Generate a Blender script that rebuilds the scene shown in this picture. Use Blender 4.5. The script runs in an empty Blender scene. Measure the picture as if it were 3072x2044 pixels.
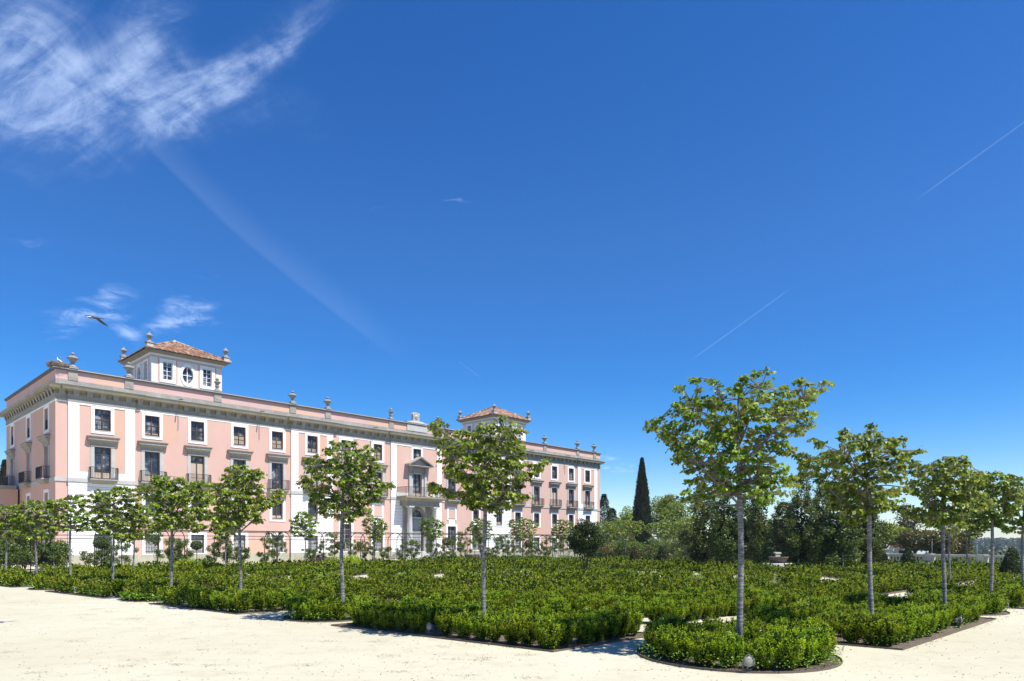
import bpy, math, random
import numpy as np
from mathutils import Vector, Matrix
PI = math.pi
R = math.radians
rng = np.random.default_rng(7)
random.seed(7)
SC = bpy.context.scene
COL = SC.collection
# ------------------------------------------------------------------ camera
F, HZ, CAMH = 2048.0, 1627.5, 2.0          # focal length and horizon row in photo pixels, eye height in metres
cam = bpy.data.cameras.new('camera')
cam.lens = 24; cam.sensor_width = 36; cam.shift_y = (HZ - 1022) / 3072
cam.clip_start = .1; cam.clip_end = 6000
co = bpy.data.objects.new('camera', cam); COL.objects.link(co)
co.location = (0, 0, CAMH); co.rotation_euler = (PI/2, 0, 0)
SC.camera = co
SC.render.resolution_x, SC.render.resolution_y = 1024, 681
# ------------------------------------------------------------------ light
SX, SY, SZ = .50, -.29, 1.0                # towards the sun
sl = math.sqrt(SX*SX+SY*SY+SZ*SZ)
sun = bpy.data.lights.new('sun', 'SUN'); sun.energy = 5.0; sun.angle = R(.5); sun.color = (1, .955, .88)
so = bpy.data.objects.new('sun', sun); COL.objects.link(so)
so.rotation_euler = Vector((SX, SY, SZ)).to_track_quat('Z', 'Y').to_euler()
so.location = (20, -10, 60)
SC.view_settings.view_transform = 'Standard'; SC.view_settings.look = 'None'
SC.view_settings.gamma = 1; SC.view_settings.exposure = .62
# ------------------------------------------------------------------ node helpers
class NT:
    def __init__(s, tree): s.t = tree; s.n = tree.nodes; s.l = tree.links
    def node(s, typ, **kw):
        n = s.n.new(typ)
        for k, v in kw.items(): setattr(n, k, v)
        return n
    def put(s, sock, v):
        if isinstance(v, bpy.types.NodeSocket): s.l.new(v, sock)
        elif v is not None: sock.default_value = v
    def math(s, op, a, b=None, c=None, clamp=False):
        n = s.node('ShaderNodeMath', operation=op, use_clamp=clamp)
        s.put(n.inputs[0], a); s.put(n.inputs[1], b); s.put(n.inputs[2], c)
        return n.outputs[0]
    def vmath(s, op, a, b=None):
        n = s.node('ShaderNodeVectorMath', operation=op); s.put(n.inputs[0], a); s.put(n.inputs[1], b)
        return n.outputs[0]
    def noise(s, vec, scale, detail=4, rough=.55, dist=0, out=0):
        n = s.node('ShaderNodeTexNoise'); s.put(n.inputs['Vector'], vec)
        n.inputs['Scale'].default_value = scale; n.inputs['Detail'].default_value = detail
        n.inputs['Roughness'].default_value = rough; n.inputs['Distortion'].default_value = dist
        return n.outputs[out]
    def ramp(s, f, pts):
        n = s.node('ShaderNodeValToRGB'); s.put(n.inputs[0], f); e = n.color_ramp.elements
        while len(e) < len(pts): e.new(.5)
        for q, (p, c) in zip(e, pts):
            q.position = p; q.color = c if len(c) == 4 else (*c, 1)
        return n.outputs[0]
    def mix(s, f, a, b, mode='MIX'):
        n = s.node('ShaderNodeMix', data_type='RGBA', blend_type=mode)
        s.put(n.inputs[0], f)
        for i, v in ((6, a), (7, b)):
            s.put(n.inputs[i], (*v, 1) if isinstance(v, tuple) and len(v) == 3 else v)
        return n.outputs[2]
    def smooth(s, x, a, b):
        n = s.node('ShaderNodeMapRange', interpolation_type='SMOOTHSTEP')
        s.put(n.inputs[0], x); n.inputs[1].default_value = a; n.inputs[2].default_value = b
        return n.outputs[0]
# ------------------------------------------------------------------ sky
w = bpy.data.worlds.new('World'); SC.world = w; w.use_nodes = True
W = NT(w.node_tree); W.n.clear()
out = W.node('ShaderNodeOutputWorld'); bg = W.node('ShaderNodeBackground'); bg.inputs[1].default_value = .1
sky = W.node('ShaderNodeTexSky', sky_type='NISHITA', sun_disc=False)
sky.sun_elevation = math.asin(SZ/sl); sky.sun_rotation = math.atan2(SX, SY)
sky.altitude = 700; sky.air_density = 1.0; sky.dust_density = .1; sky.ozone_density = 3.2
tc = W.node('ShaderNodeTexCoord'); sp = W.node('ShaderNodeSeparateXYZ'); W.put(sp.inputs[0], tc.outputs['Generated'])
yy = W.math('MAXIMUM', sp.outputs[1], .05)
tx = W.math('DIVIDE', sp.outputs[0], yy); tz = W.math('DIVIDE', sp.outputs[2], yy)
front = W.math('GREATER_THAN', sp.outputs[1], .05)
zc = W.math('ADD', W.math('MAXIMUM', sp.outputs[2], 0), .12)
cq = W.node('ShaderNodeCombineXYZ'); W.put(cq.inputs[0], W.math('DIVIDE', sp.outputs[0], zc)); W.put(cq.inputs[1], W.math('DIVIDE', sp.outputs[1], zc))
def T(px, py): return ((px-1536)/F, (HZ-py)/F)
wob = W.noise(cq.outputs[0], 2.2, 5, .6, 0, 1)
wv = W.vmath('SUBTRACT', wob, (.5, .5, .5))
ws = W.node('ShaderNodeSeparateXYZ'); W.put(ws.inputs[0], wv)
tx2 = W.math('ADD', tx, W.math('MULTIPLY', ws.outputs[0], .16)); tz2 = W.math('ADD', tz, W.math('MULTIPLY', ws.outputs[1], .16))
def blob(px, py, rx, ry, ang, inner=0, soft=1.12):
    cx, cz = T(px, py); c, s_ = math.cos(R(ang)), math.sin(R(ang))
    dx = W.math('SUBTRACT', tx2, cx); dz = W.math('SUBTRACT', tz2, cz)
    a = W.math('DIVIDE', W.math('ADD', W.math('MULTIPLY', dx, c), W.math('MULTIPLY', dz, s_)), rx/F)
    b = W.math('DIVIDE', W.math('ADD', W.math('MULTIPLY', dx, -s_), W.math('MULTIPLY', dz, c)), ry/F)
    d = W.math('SQRT', W.math('ADD', W.math('MULTIPLY', a, a), W.math('MULTIPLY', b, b)))
    return W.math('SUBTRACT', 1, W.smooth(d, inner, soft))
def streak(x0, y0, x1, y1, wd, grow=0):
    (ax, az), (bx, bz) = T(x0, y0), T(x1, y1); L = math.hypot(bx-ax, bz-az); ux, uz = (bx-ax)/L, (bz-az)/L
    dx = W.math('SUBTRACT', tx, ax); dz = W.math('SUBTRACT', tz, az)
    t = W.math('ADD', W.math('MULTIPLY', dx, ux), W.math('MULTIPLY', dz, uz))
    q = W.math('ADD', W.math('MULTIPLY', dx, -uz), W.math('MULTIPLY', dz, ux))
    q = W.math('ADD', q, W.math('MULTIPLY', ws.outputs[0], .012 if wd > 10 else .0012))
    if grow:
        q = W.math('ADD', q, W.math('MULTIPLY', W.math('MULTIPLY', W.math('SUBTRACT', t, L*.5), W.math('SUBTRACT', t, L*.5)), -grow))
        m = W.math('MULTIPLY', W.smooth(q, -10/F, 8/F), W.math('SUBTRACT', 1, W.smooth(q, 0, wd/F)))
    else: m = W.math('SUBTRACT', 1, W.smooth(W.math('ABSOLUTE', q), 0, wd/F))
    m = W.math('MULTIPLY', m, W.smooth(t, 0, L*.12))
    return W.math('MULTIPLY', m, W.math('SUBTRACT', 1, W.smooth(t, L*.75, L)))
def addm(a, b, k=1.0): return W.math('ADD', a, W.math('MULTIPLY', b, k) if k != 1 else b)
m = blob(40, 120, 300, 230, 20)
for b, k in [((360, 255, 640, 160, -6), .85), ((90, 320, 400, 150, -20), .8), ((470, 60, 300, 150, 60), .75), ((570, 300, 300, 100, 30), .7), ((720, 210, 300, 100, 45), .6),
          ((870, 120, 210, 60, 40), .8), ((60, 190, 260, 60, 5), .5), ((600, 190, 340, 90, -30), .35), ((0, 440, 260, 60, -25), .3)]:
    m = addm(m, blob(*b), k)
stv = W.node('ShaderNodeVectorMath', operation='MULTIPLY'); 
rot = W.node('ShaderNodeVectorRotate', rotation_type='Z_AXIS'); W.put(rot.inputs['Vector'], cq.outputs[0]); rot.inputs['Angle'].default_value = R(28)
W.put(stv.inputs[0], rot.outputs[0]); stv.inputs[1].default_value = (1.0, 3.4, 1)
n1 = W.noise(stv.outputs[0], 1.7, 9, .66, .9)
n2 = W.noise(cq.outputs[0], 4.2, 9, .68, 1.6)
st3 = W.node('ShaderNodeVectorMath', operation='MULTIPLY'); W.put(st3.inputs[0], rot.outputs[0]); st3.inputs[1].default_value = (2.2, 9.0, 1)
n3 = W.noise(st3.outputs[0], 2.4, 7, .62, 1.3)
tex = W.math('ADD', W.math('ADD', W.math('MULTIPLY', n1, .40), W.math('MULTIPLY', n2, .38)), W.math('MULTIPLY', n3, .22))
mc = W.math('MINIMUM', m, 1.0)
dens = W.math('MULTIPLY', mc, W.math('ADD', .07, W.math('MULTIPLY', W.smooth(W.math('ADD', tex, W.math('MULTIPLY', mc, .09)), .46, .70), 1.0)))
s2 = blob(260, 915, 150, 60, 10)
for b, k in [((205, 1010, 90, 70, 40), .8), ((530, 965, 130, 55, 10), .9), ((380, 1020, 90, 45, -50), .7), ((600, 950, 60, 40, 0), .6), ((60, 745, 90, 14, -5), .35), ((1400, 598, 60, 8, 0), .8), ((1110, 612, 50, 5, 0), .5), ((1838, 1400, 60, 16, 8), .6), ((650, 810, 60, 10, 0), .3)]:
    s2 = addm(s2, blob(*b), k)
tex2 = W.smooth(W.noise(cq.outputs[0], 8, 8, .62, .8), .38, .72)
d2 = W.math('MULTIPLY', W.math('MULTIPLY', s2, tex2), .62)
st = W.math('MULTIPLY', streak(290, 330, 1230, 1150, 95, .22), .035)
st = addm(st, W.math('ADD', streak(2380, 860, 2040, 1105, 3.2), streak(3110, 340, 2720, 620, 3.6)), .075)
st = addm(st, streak(1370, 1080, 1450, 1140, 3), .05)
cl = W.math('MULTIPLY', W.math('ADD', W.math('ADD', W.math('MULTIPLY', dens, .40), d2), st), front, clamp=True)
hs = W.node('ShaderNodeHueSaturation'); hs.inputs['Hue'].default_value = .511; W.put(hs.inputs['Saturation'], W.math('ADD', 1.34, W.math('MULTIPLY', W.math('SUBTRACT', 1, W.smooth(sp.outputs[2], .0, .42)), .26))); hs.inputs['Value'].default_value = 1.08
W.put(hs.inputs['Color'], sky.outputs[0])
colr = W.mix(cl, hs.outputs[0], (6.6, 8.0, 10.4))
W.put(bg.inputs[0], colr); W.l.new(bg.outputs[0], out.inputs[0])
# ------------------------------------------------------------------ materials
MATS = {}
def mat(name, fn=None, **kw):
    if name in MATS: return MATS[name]
    m_ = bpy.data.materials.new(name); m_.use_nodes = True; t = NT(m_.node_tree)
    b = t.n['Principled BSDF']; MATS[name] = m_
    for k, v in kw.items(): b.inputs[k].default_value = (*v, 1) if isinstance(v, tuple) else v
    if fn: fn(t, b)
    return m_
def bump(t, b, h, strength=.3, dist=.02):
    n = t.node('ShaderNodeBump'); n.inputs['Strength'].default_value = strength; n.inputs['Distance'].default_value = dist
    t.put(n.inputs['Height'], h); t.put(b.inputs['Normal'], n.outputs[0])
def objc(t): return t.node('ShaderNodeTexCoord').outputs['Object']
def stucco(c1, c2, c3=None):
    def f(t, b):
        o = objc(t)
        sc = t.node('ShaderNodeVectorMath', operation='MULTIPLY'); t.put(sc.inputs[0], o); sc.inputs[1].default_value = (1, 1, .45)
        n = t.noise(sc.outputs[0], .55, 6, .6)
        c = t.ramp(n, [(.3, c1), (.7, c2)])
        if c3:
            v = t.node('ShaderNodeTexVoronoi'); t.put(v.inputs['Vector'], sc.outputs[0]); v.inputs['Scale'].default_value = .33
            vs = t.node('ShaderNodeSeparateColor'); t.put(vs.inputs[0], v.outputs['Color'])
            c = t.mix(t.math('MULTIPLY', t.math('GREATER_THAN', vs.outputs[0], .70), .8), c, c3)
        st = t.node('ShaderNodeVectorMath', operation='MULTIPLY'); t.put(st.inputs[0], o); st.inputs[1].default_value = (3, 3, .18)
        d = t.smooth(t.noise(st.outputs[0], 1.0, 5, .7), .58, .85)
        c = t.mix(t.math('MULTIPLY', d, .32), c, (.32, .26, .22))
        d3 = t.smooth(t.noise(o, .9, 7, .72), .5, .75); c = t.mix(t.math('MULTIPLY', d3, .18), c, (.45, .36, .31))
        t.put(b.inputs['Base Color'], c); b.inputs['Roughness'].default_value = .9
        bump(t, b, t.noise(o, 25, 4, .6), .15, .01)
    return f
PINK = mat('pink_stucco', stucco((.565, .36, .295), (.61, .405, .345), (.62, .375, .27)))
PINK2 = mat('pink_parapet_stucco', stucco((.56, .35, .325), (.61, .41, .38), (.63, .40, .29)))
WHITE = mat('white_stucco', stucco((.80, .79, .77), (.86, .855, .84)))
CREAM = mat('cream_tower_stucco', stucco((.72, .64, .58), (.78, .72, .67)))
def stone(c1, c2, lich=0.0, blocks=True):
    def f(t, b):
        o = objc(t)
        n = t.noise(o, 1.3, 8, .7); c = t.ramp(n, [(.3, c1), (.68, c2)])
        if lich:
            l = t.smooth(t.noise(o, .8, 7, .7), .5, .64)
            c = t.mix(t.math('MULTIPLY', l, lich), c, (.31, .25, .06))
        dk = t.smooth(t.noise(o, 3.5, 6, .75), .58, .75)
        c = t.mix(t.math('MULTIPLY', dk, .45), c, (.10, .095, .085))
        if blocks:
            br = t.node('ShaderNodeTexBrick'); mp = t.node('ShaderNodeSeparateXYZ'); t.put(mp.inputs[0], o)
            cb = t.node('ShaderNodeCombineXYZ'); t.put(cb.inputs[0], t.math('ADD', mp.outputs[0], mp.outputs[1])); t.put(cb.inputs[1], mp.outputs[2])
            t.put(br.inputs['Vector'], cb.outputs[0]); br.inputs['Scale'].default_value = 1; br.inputs['Brick Width'].default_value = 1.4; br.inputs['Row Height'].default_value = .9
            br.inputs['Mortar Size'].default_value = .012; br.inputs['Color1'].default_value = (1, 1, 1, 1); br.inputs['Color2'].default_value = (.84, .86, .86, 1); br.inputs['Mortar'].default_value = (.6, .58, .55, 1)
            c = t.mix(1.0, c, br.outputs[0], 'MULTIPLY')
        t.put(b.inputs['Base Color'], c); b.inputs['Roughness'].default_value = .88
        bump(t, b, t.noise(o, 14, 6, .7), .35, .02)
    return f
STONE = mat('grey_stone', stone((.27, .25, .22), (.38, .36, .32)))
LICHEN = mat('lichen_stained_stone', stone((.21, .19, .14), (.32, .29, .23), .75, False))
URN = mat('weathered_urn_stone', stone((.17, .16, .145), (.38, .365, .345), .12, False))
PLINTH = mat('yellow_grey_plinth_stone', stone((.36, .34, .25), (.48, .46, .36), .12))
STONEL = mat('pale_grey_stone', stone((.40, .395, .375), (.50, .495, .47), 0, False))
LEAD = mat('dark_coping', **{'Base Color': (.13, .125, .12), 'Roughness': .7})
IRON = mat('dark_iron', **{'Base Color': (.035, .028, .027), 'Roughness': .55, 'Metallic': .3})
GREYM = mat('grey_painted_metal', **{'Base Color': (.25, .25, .26), 'Roughness': .5})
def woodf(t, b):
    o = objc(t); sc = t.vmath('MULTIPLY', o, (14, 14, 1.2))
    t.put(b.inputs['Base Color'], t.ramp(t.noise(sc, 1.5, 5, .6), [(.3, (.06, .035, .02)), (.7, (.13, .075, .045))])); b.inputs['Roughness'].default_value = .6
WOOD = mat('brown_sash_wood', woodf)
WPAINT = mat('white_painted_wood', **{'Base Color': (.78, .78, .77), 'Roughness': .5})
DOORP = mat('pale_grey_door_paint', **{'Base Color': (.50, .51, .52), 'Roughness': .6})
def glassf(light):
    def f(t, b):
        o = objc(t); oi = t.node('ShaderNodeObjectInfo')
        v = t.node('ShaderNodeVectorMath', operation='ADD'); t.put(v.inputs[0], o)
        mu = t.node('ShaderNodeVectorMath', operation='SCALE'); mu.inputs[0].default_value = (37, 11, 23); t.put(mu.inputs['Scale'], oi.outputs['Random']); t.put(v.inputs[1], mu.outputs[0])
        n = t.noise(v.outputs[0], 1.1, 3, .6)
        c = t.ramp(n, [(.38, (.016, .02, .034)), (.5, (.04, .05, .075)), (.56, (.09, .10, .12)), (.64, light)])  # pale noise patches in the colour stand for curtains and reflections
        t.put(b.inputs['Base Color'], c); b.inputs['Roughness'].default_value = .08; b.inputs['IOR'].default_value = 1.5
        bump(t, b, t.noise(o, 1.6, 2, .5), .04, .05)
    return f
GLASS = mat('window_glass', glassf((.30, .31, .32)))
SHUT = mat('pale_shutter_wood', stucco((.42, .33, .24), (.55, .47, .38)))
def tilef(t, b):
    o = objc(t); g = t.node('ShaderNodeAttribute', attribute_name='v')
    c = t.ramp(g.outputs['Fac'], [(0, (.13, .07, .045)), (.35, (.26, .125, .075)), (.6, (.33, .185, .115)), (.85, (.40, .31, .225)), (1, (.48, .41, .31))])
    n = t.smooth(t.noise(o, 6, 6, .7), .55, .75)
    c = t.mix(t.math('MULTIPLY', n, .5), c, (.20, .15, .10))
    t.put(b.inputs['Base Color'], c); b.inputs['Roughness'].default_value = .85
TILE = mat('roof_tile_clay', tilef)
def leafmat(name, cols, back=None, trans=.3, gloss=.35, rough=.45, tint=None):
    m_ = bpy.data.materials.new(name); m_.use_nodes = True; t = NT(m_.node_tree); t.n.clear(); MATS[name] = m_
    o = t.node('ShaderNodeOutputMaterial'); g = t.node('ShaderNodeAttribute', attribute_name='v')
    c = t.ramp(g.outputs['Fac'], cols)
    oi = t.node('ShaderNodeObjectInfo')
    hv = t.node('ShaderNodeHueSaturation'); t.put(hv.inputs['Color'], c); t.put(hv.inputs['Value'], t.math('ADD', .86, t.math('MULTIPLY', oi.outputs['Random'], .28)))
    t.put(hv.inputs['Hue'], t.math('ADD', .489, t.math('MULTIPLY', oi.outputs['Random'], .022)))
    c = hv.outputs[0]
    if back:
        ge = t.node('ShaderNodeNewGeometry'); c = t.mix(ge.outputs['Backfacing'], c, back)
    p = t.node('ShaderNodeBsdfPrincipled'); t.put(p.inputs['Base Color'], c); p.inputs['Roughness'].default_value = rough; p.inputs['Specular IOR Level'].default_value = gloss
    tr = t.node('ShaderNodeBsdfTranslucent'); t.put(tr.inputs[0], t.mix(1.0, c, tint or (1.3, 1.25, .45), 'MULTIPLY'))
    mx = t.node('ShaderNodeMixShader'); mx.inputs[0].default_value = trans
    t.l.new(p.outputs[0], mx.inputs[1]); t.l.new(tr.outputs[0], mx.inputs[2]); t.l.new(mx.outputs[0], o.inputs[0])
    return m_
LINDEN = leafmat('linden_leaf', [(0, (.03, .058, .004)), (.45, (.105, .18, .008)), (.8, (.25, .34, .02)), (1, (.44, .50, .07))], back=(.30, .34, .12), trans=.27, gloss=.3)
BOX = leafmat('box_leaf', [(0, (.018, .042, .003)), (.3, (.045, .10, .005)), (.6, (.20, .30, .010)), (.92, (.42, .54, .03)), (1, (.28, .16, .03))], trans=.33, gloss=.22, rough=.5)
COVER = leafmat('ground_cover_leaf', [(0, (.06, .13, .012)), (.6, (.17, .32, .035)), (1, (.34, .48, .10))], trans=.3, gloss=.2)
DARKL = leafmat('dark_evergreen_leaf', [(0, (.016, .032, .006)), (.6, (.045, .072, .012)), (1, (.10, .13, .03))], trans=.2, gloss=.3)
MIDL = leafmat('mid_green_leaf', [(0, (.022, .05, .008)), (.6, (.075, .125, .018)), (1, (.16, .21, .04))], trans=.28)
COLL = leafmat('columnar_tree_leaf', [(0, (.026, .05, .01)), (.5, (.085, .125, .022)), (.85, (.17, .20, .05)), (1, (.28, .25, .11))], trans=.25)
CYPL = leafmat('cypress_leaf', [(0, (.014, .024, .01)), (.6, (.035, .045, .02)), (1, (.07, .075, .035))], trans=.1)
ROSEL = leafmat('rose_leaf', [(0, (.035, .07, .014)), (.5, (.10, .16, .035)), (.85, (.20, .25, .07)), (1, (.34, .20, .09))], trans=.3)
BRNL = leafmat('bronze_leaf', [(0, (.04, .04, .012)), (.5, (.10, .095, .025)), (1, (.21, .14, .05))], trans=.3)
FARL = leafmat('far_wood_leaf', [(0, (.02, .045, .014)), (.6, (.05, .085, .03)), (1, (.09, .12, .05))], trans=.2)
def barkf(t, b):
    o = objc(t); sc = t.vmath('MULTIPLY', o, (6, 6, 42)); n = t.noise(sc, 1.0, 5, .6, .6); n2 = t.noise(o, 2.2, 4, .6)
    c = t.mix(t.smooth(n, .42, .62), (.10, .10, .105), (.32, .315, .315)); c = t.mix(t.math('MULTIPLY', n2, .5), c, (.12, .115, .12))
    t.put(b.inputs['Base Color'], c); b.inputs['Roughness'].default_value = .8
    bump(t, b, n, .7, .012)
BARK = mat('ringed_grey_bark', barkf)
LIMB = mat('grey_brown_limb_bark', stone((.10, .092, .085), (.20, .185, .17), 0, False))
BARKD = mat('brown_bark', stone((.05, .04, .03), (.14, .115, .09), 0, False))
TWIG = mat('nest_twigs', stone((.13, .10, .075), (.30, .25, .20), 0, False))
def gravelf(t, b):
    o = objc(t)
    big = t.noise(o, .12, 5, .6); c = t.ramp(big, [(.35, (.45, .42, .30)), (.7, (.53, .51, .395))])
    mid = t.noise(o, 1.4, 7, .7); c = t.mix(t.math('MULTIPLY', t.smooth(mid, .48, .68), .35), c, (.36, .31, .215))
    fine = t.noise(o, 70, 5, .75); c = t.mix(t.math('MULTIPLY', t.smooth(fine, .5, .72), .45), c, (.27, .225, .15))
    v = t.node('ShaderNodeTexVoronoi'); t.put(v.inputs['Vector'], o); v.inputs['Scale'].default_value = 9
    c = t.mix(t.math('MULTIPLY', t.math('SUBTRACT', 1, t.smooth(v.outputs['Distance'], .03, .11)), .5), c, (.20, .16, .10))
    sc = t.vmath('MULTIPLY', o, (.9, 1.0, 1)); w_ = t.smooth(t.noise(sc, .55, 8, .72, 1.5), .60, .72)
    c = t.mix(t.math('MULTIPLY', w_, .3), c, (.33, .30, .17))
    tr_ = t.vmath('MULTIPLY', o, (.35, 1.6, 1)); c = t.mix(t.math('MULTIPLY', t.smooth(t.noise(tr_, .8, 7, .65, .6), .54, .66), .16), c, (.34, .295, .19))
    fp = t.noise(o, 3.3, 3, .5, .4); c = t.mix(t.math('MULTIPLY', t.smooth(fp, .60, .68), .13), c, (.30, .25, .165))
    t.put(b.inputs['Base Color'], c); b.inputs['Roughness'].default_value = .95
    h = t.math('ADD', t.math('MULTIPLY', fine, .35), t.noise(o, 6, 5, .6)); bump(t, b, h, .35, .03)
GRAVEL = mat('pale_gravel', gravelf)
def soilf(t, b):
    o = objc(t); n = t.noise(o, 28, 6, .8); n2 = t.noise(o, 2.5, 4, .6)
    c = t.ramp(n, [(.35, (.05, .037, .025)), (.52, (.15, .12, .085)), (.68, (.33, .29, .225))]); c = t.mix(t.math('MULTIPLY', n2, .4), c, (.14, .10, .06))
    t.put(b.inputs['Base Color'], c); b.inputs['Roughness'].default_value = .95; bump(t, b, n, .8, .05)
SOIL = mat('stony_soil', soilf)
EDGE = mat('dark_steel_edging', **{'Base Color': (.13, .10, .075), 'Roughness': .8})
LITTER = leafmat('dry_litter', [(0, (.16, .12, .05)), (.5, (.30, .24, .10)), (1, (.12, .09, .05))], trans=.05)
FLOW = mat('white_petals', **{'Base Color': (.6, .56, .6), 'Roughness': .6})
# ------------------------------------------------------------------ object helpers
def tag(o, label=None, cat=None, group=None, kind=None):
    for k, v in (('label', label), ('category', cat), ('group', group), ('kind', kind)):
        if v: o[k] = v
    return o
def empty(name, loc=(0, 0, 0), rz=0, label=None, cat=None, group=None):
    o = bpy.data.objects.new(name, None); COL.objects.link(o); o.location = loc; o.rotation_euler = (0, 0, rz)
    o.empty_display_size = .3
    return tag(o, label, cat, group)
def link(name, me, parent=None, loc=None, rz=0):
    o = bpy.data.objects.new(name, me); COL.objects.link(o); o.parent = parent
    if loc is not None: o.location = loc
    o.rotation_euler = (0, 0, rz)
    return o
class MB:
    """collects polygons; every polygon has a material slot"""
    def __init__(s): s.v = []; s.f = []; s.m = []; s.mats = []; s.attr = []; s.cm = 0; s.cv = .5; s.sm = []; s.smooth = False
    def use(s, m_):
        if m_ not in s.mats: s.mats.append(m_)
        s.cm = s.mats.index(m_); return s
    def face(s, pts):
        n = len(s.v); s.v += [tuple(p) for p in pts]; s.f.append(tuple(range(n, n+len(pts)))); s.m.append(s.cm); s.attr.append(s.cv); s.sm.append(s.smooth)
    def mesh(s, vs, fs):
        n = len(s.v); s.v += [tuple(p) for p in vs]
        for f in fs: s.f.append(tuple(n+i for i in f)); s.m.append(s.cm); s.attr.append(s.cv); s.sm.append(s.smooth)
    def box(s, x0, x1, y0, y1, z0, z1):
        vs = [(x0, y0, z0), (x1, y0, z0), (x1, y1, z0), (x0, y1, z0), (x0, y0, z1), (x1, y0, z1), (x1, y1, z1), (x0, y1, z1)]
        s.mesh(vs, [(0, 3, 2, 1), (4, 5, 6, 7), (0, 1, 5, 4), (1, 2, 6, 5), (2, 3, 7, 6), (3, 0, 4, 7)])
    def frustum(s, a, b, z0, z1):   # a, b = (x0,x1,y0,y1) at z0 and z1
        vs = [(a[0], a[2], z0), (a[1], a[2], z0), (a[1], a[3], z0), (a[0], a[3], z0), (b[0], b[2], z1), (b[1], b[2], z1), (b[1], b[3], z1), (b[0], b[3], z1)]
        s.mesh(vs, [(0, 3, 2, 1), (4, 5, 6, 7), (0, 1, 5, 4), (1, 2, 6, 5), (2, 3, 7, 6), (3, 0, 4, 7)])
    def lathe(s, prof, c=(0, 0, 0), n=14, M=None, lobes=0, la=.0):
        rows = []
        for r, z in prof:
            for k in range(n):
                a = 2*PI*k/n; rr = r*(1+la*math.cos(lobes*a)) if lobes else r
                p = Vector((rr*math.cos(a), rr*math.sin(a), z))
                if M: p = M @ p
                rows.append((p[0]+c[0], p[1]+c[1], p[2]+c[2]))
        fs = []
        for i in range(len(prof)-1):
            for k in range(n): fs.append((i*n+k, i*n+(k+1) % n, (i+1)*n+(k+1) % n, (i+1)*n+k))
        fs.append(tuple(range(n))[::-1]); fs.append(tuple((len(prof)-1)*n+k for k in range(n)))
        o = s.smooth; s.smooth = True; s.mesh(rows, fs); s.smooth = o
    def tube(s, pts, rad, n=6, cap=True):
        pts = [Vector(p) for p in pts]; rows = []
        if not hasattr(rad, '__len__'): rad = [rad]*len(pts)
        for i, p in enumerate(pts):
            d = (pts[min(i+1, len(pts)-1)]-pts[max(i-1, 0)])
            if d.length < 1e-6: d = Vector((0, 0, 1))
            d.normalize(); u = d.cross(Vector((0, 0, 1)) if abs(d.z) < .9 else Vector((1, 0, 0))).normalized(); v = d.cross(u)
            for k in range(n):
                a = 2*PI*k/n; q = p+(u*math.cos(a)+v*math.sin(a))*rad[i]; rows.append(tuple(q))
        fs = []
        for i in range(len(pts)-1):
            for k in range(n): fs.append((i*n+k, i*n+(k+1) % n, (i+1)*n+(k+1) % n, (i+1)*n+k))
        if cap: fs.append(tuple(range(n))[::-1]); fs.append(tuple((len(pts)-1)*n+k for k in range(n)))
        o = s.smooth; s.smooth = True; s.mesh(rows, fs); s.smooth = o
    def me(s, name='mesh'):
        me = bpy.data.meshes.new(name); me.from_pydata(s.v, [], s.f)
        for m_ in s.mats: me.materials.append(m_)
        me.polygons.foreach_set('material_index', s.m); me.polygons.foreach_set('use_smooth', s.sm)
        if any(a != .5 for a in s.attr):
            at = me.attributes.new('v', 'FLOAT', 'FACE'); at.data.foreach_set('value', s.attr)
        me.update(); return me
    def build(s, name, parent=None, loc=None, rz=0): return link(name, s.me(name), parent, loc, rz)
def unit(a): return a/np.maximum(np.linalg.norm(a, axis=1, keepdims=True), 1e-9)
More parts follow.
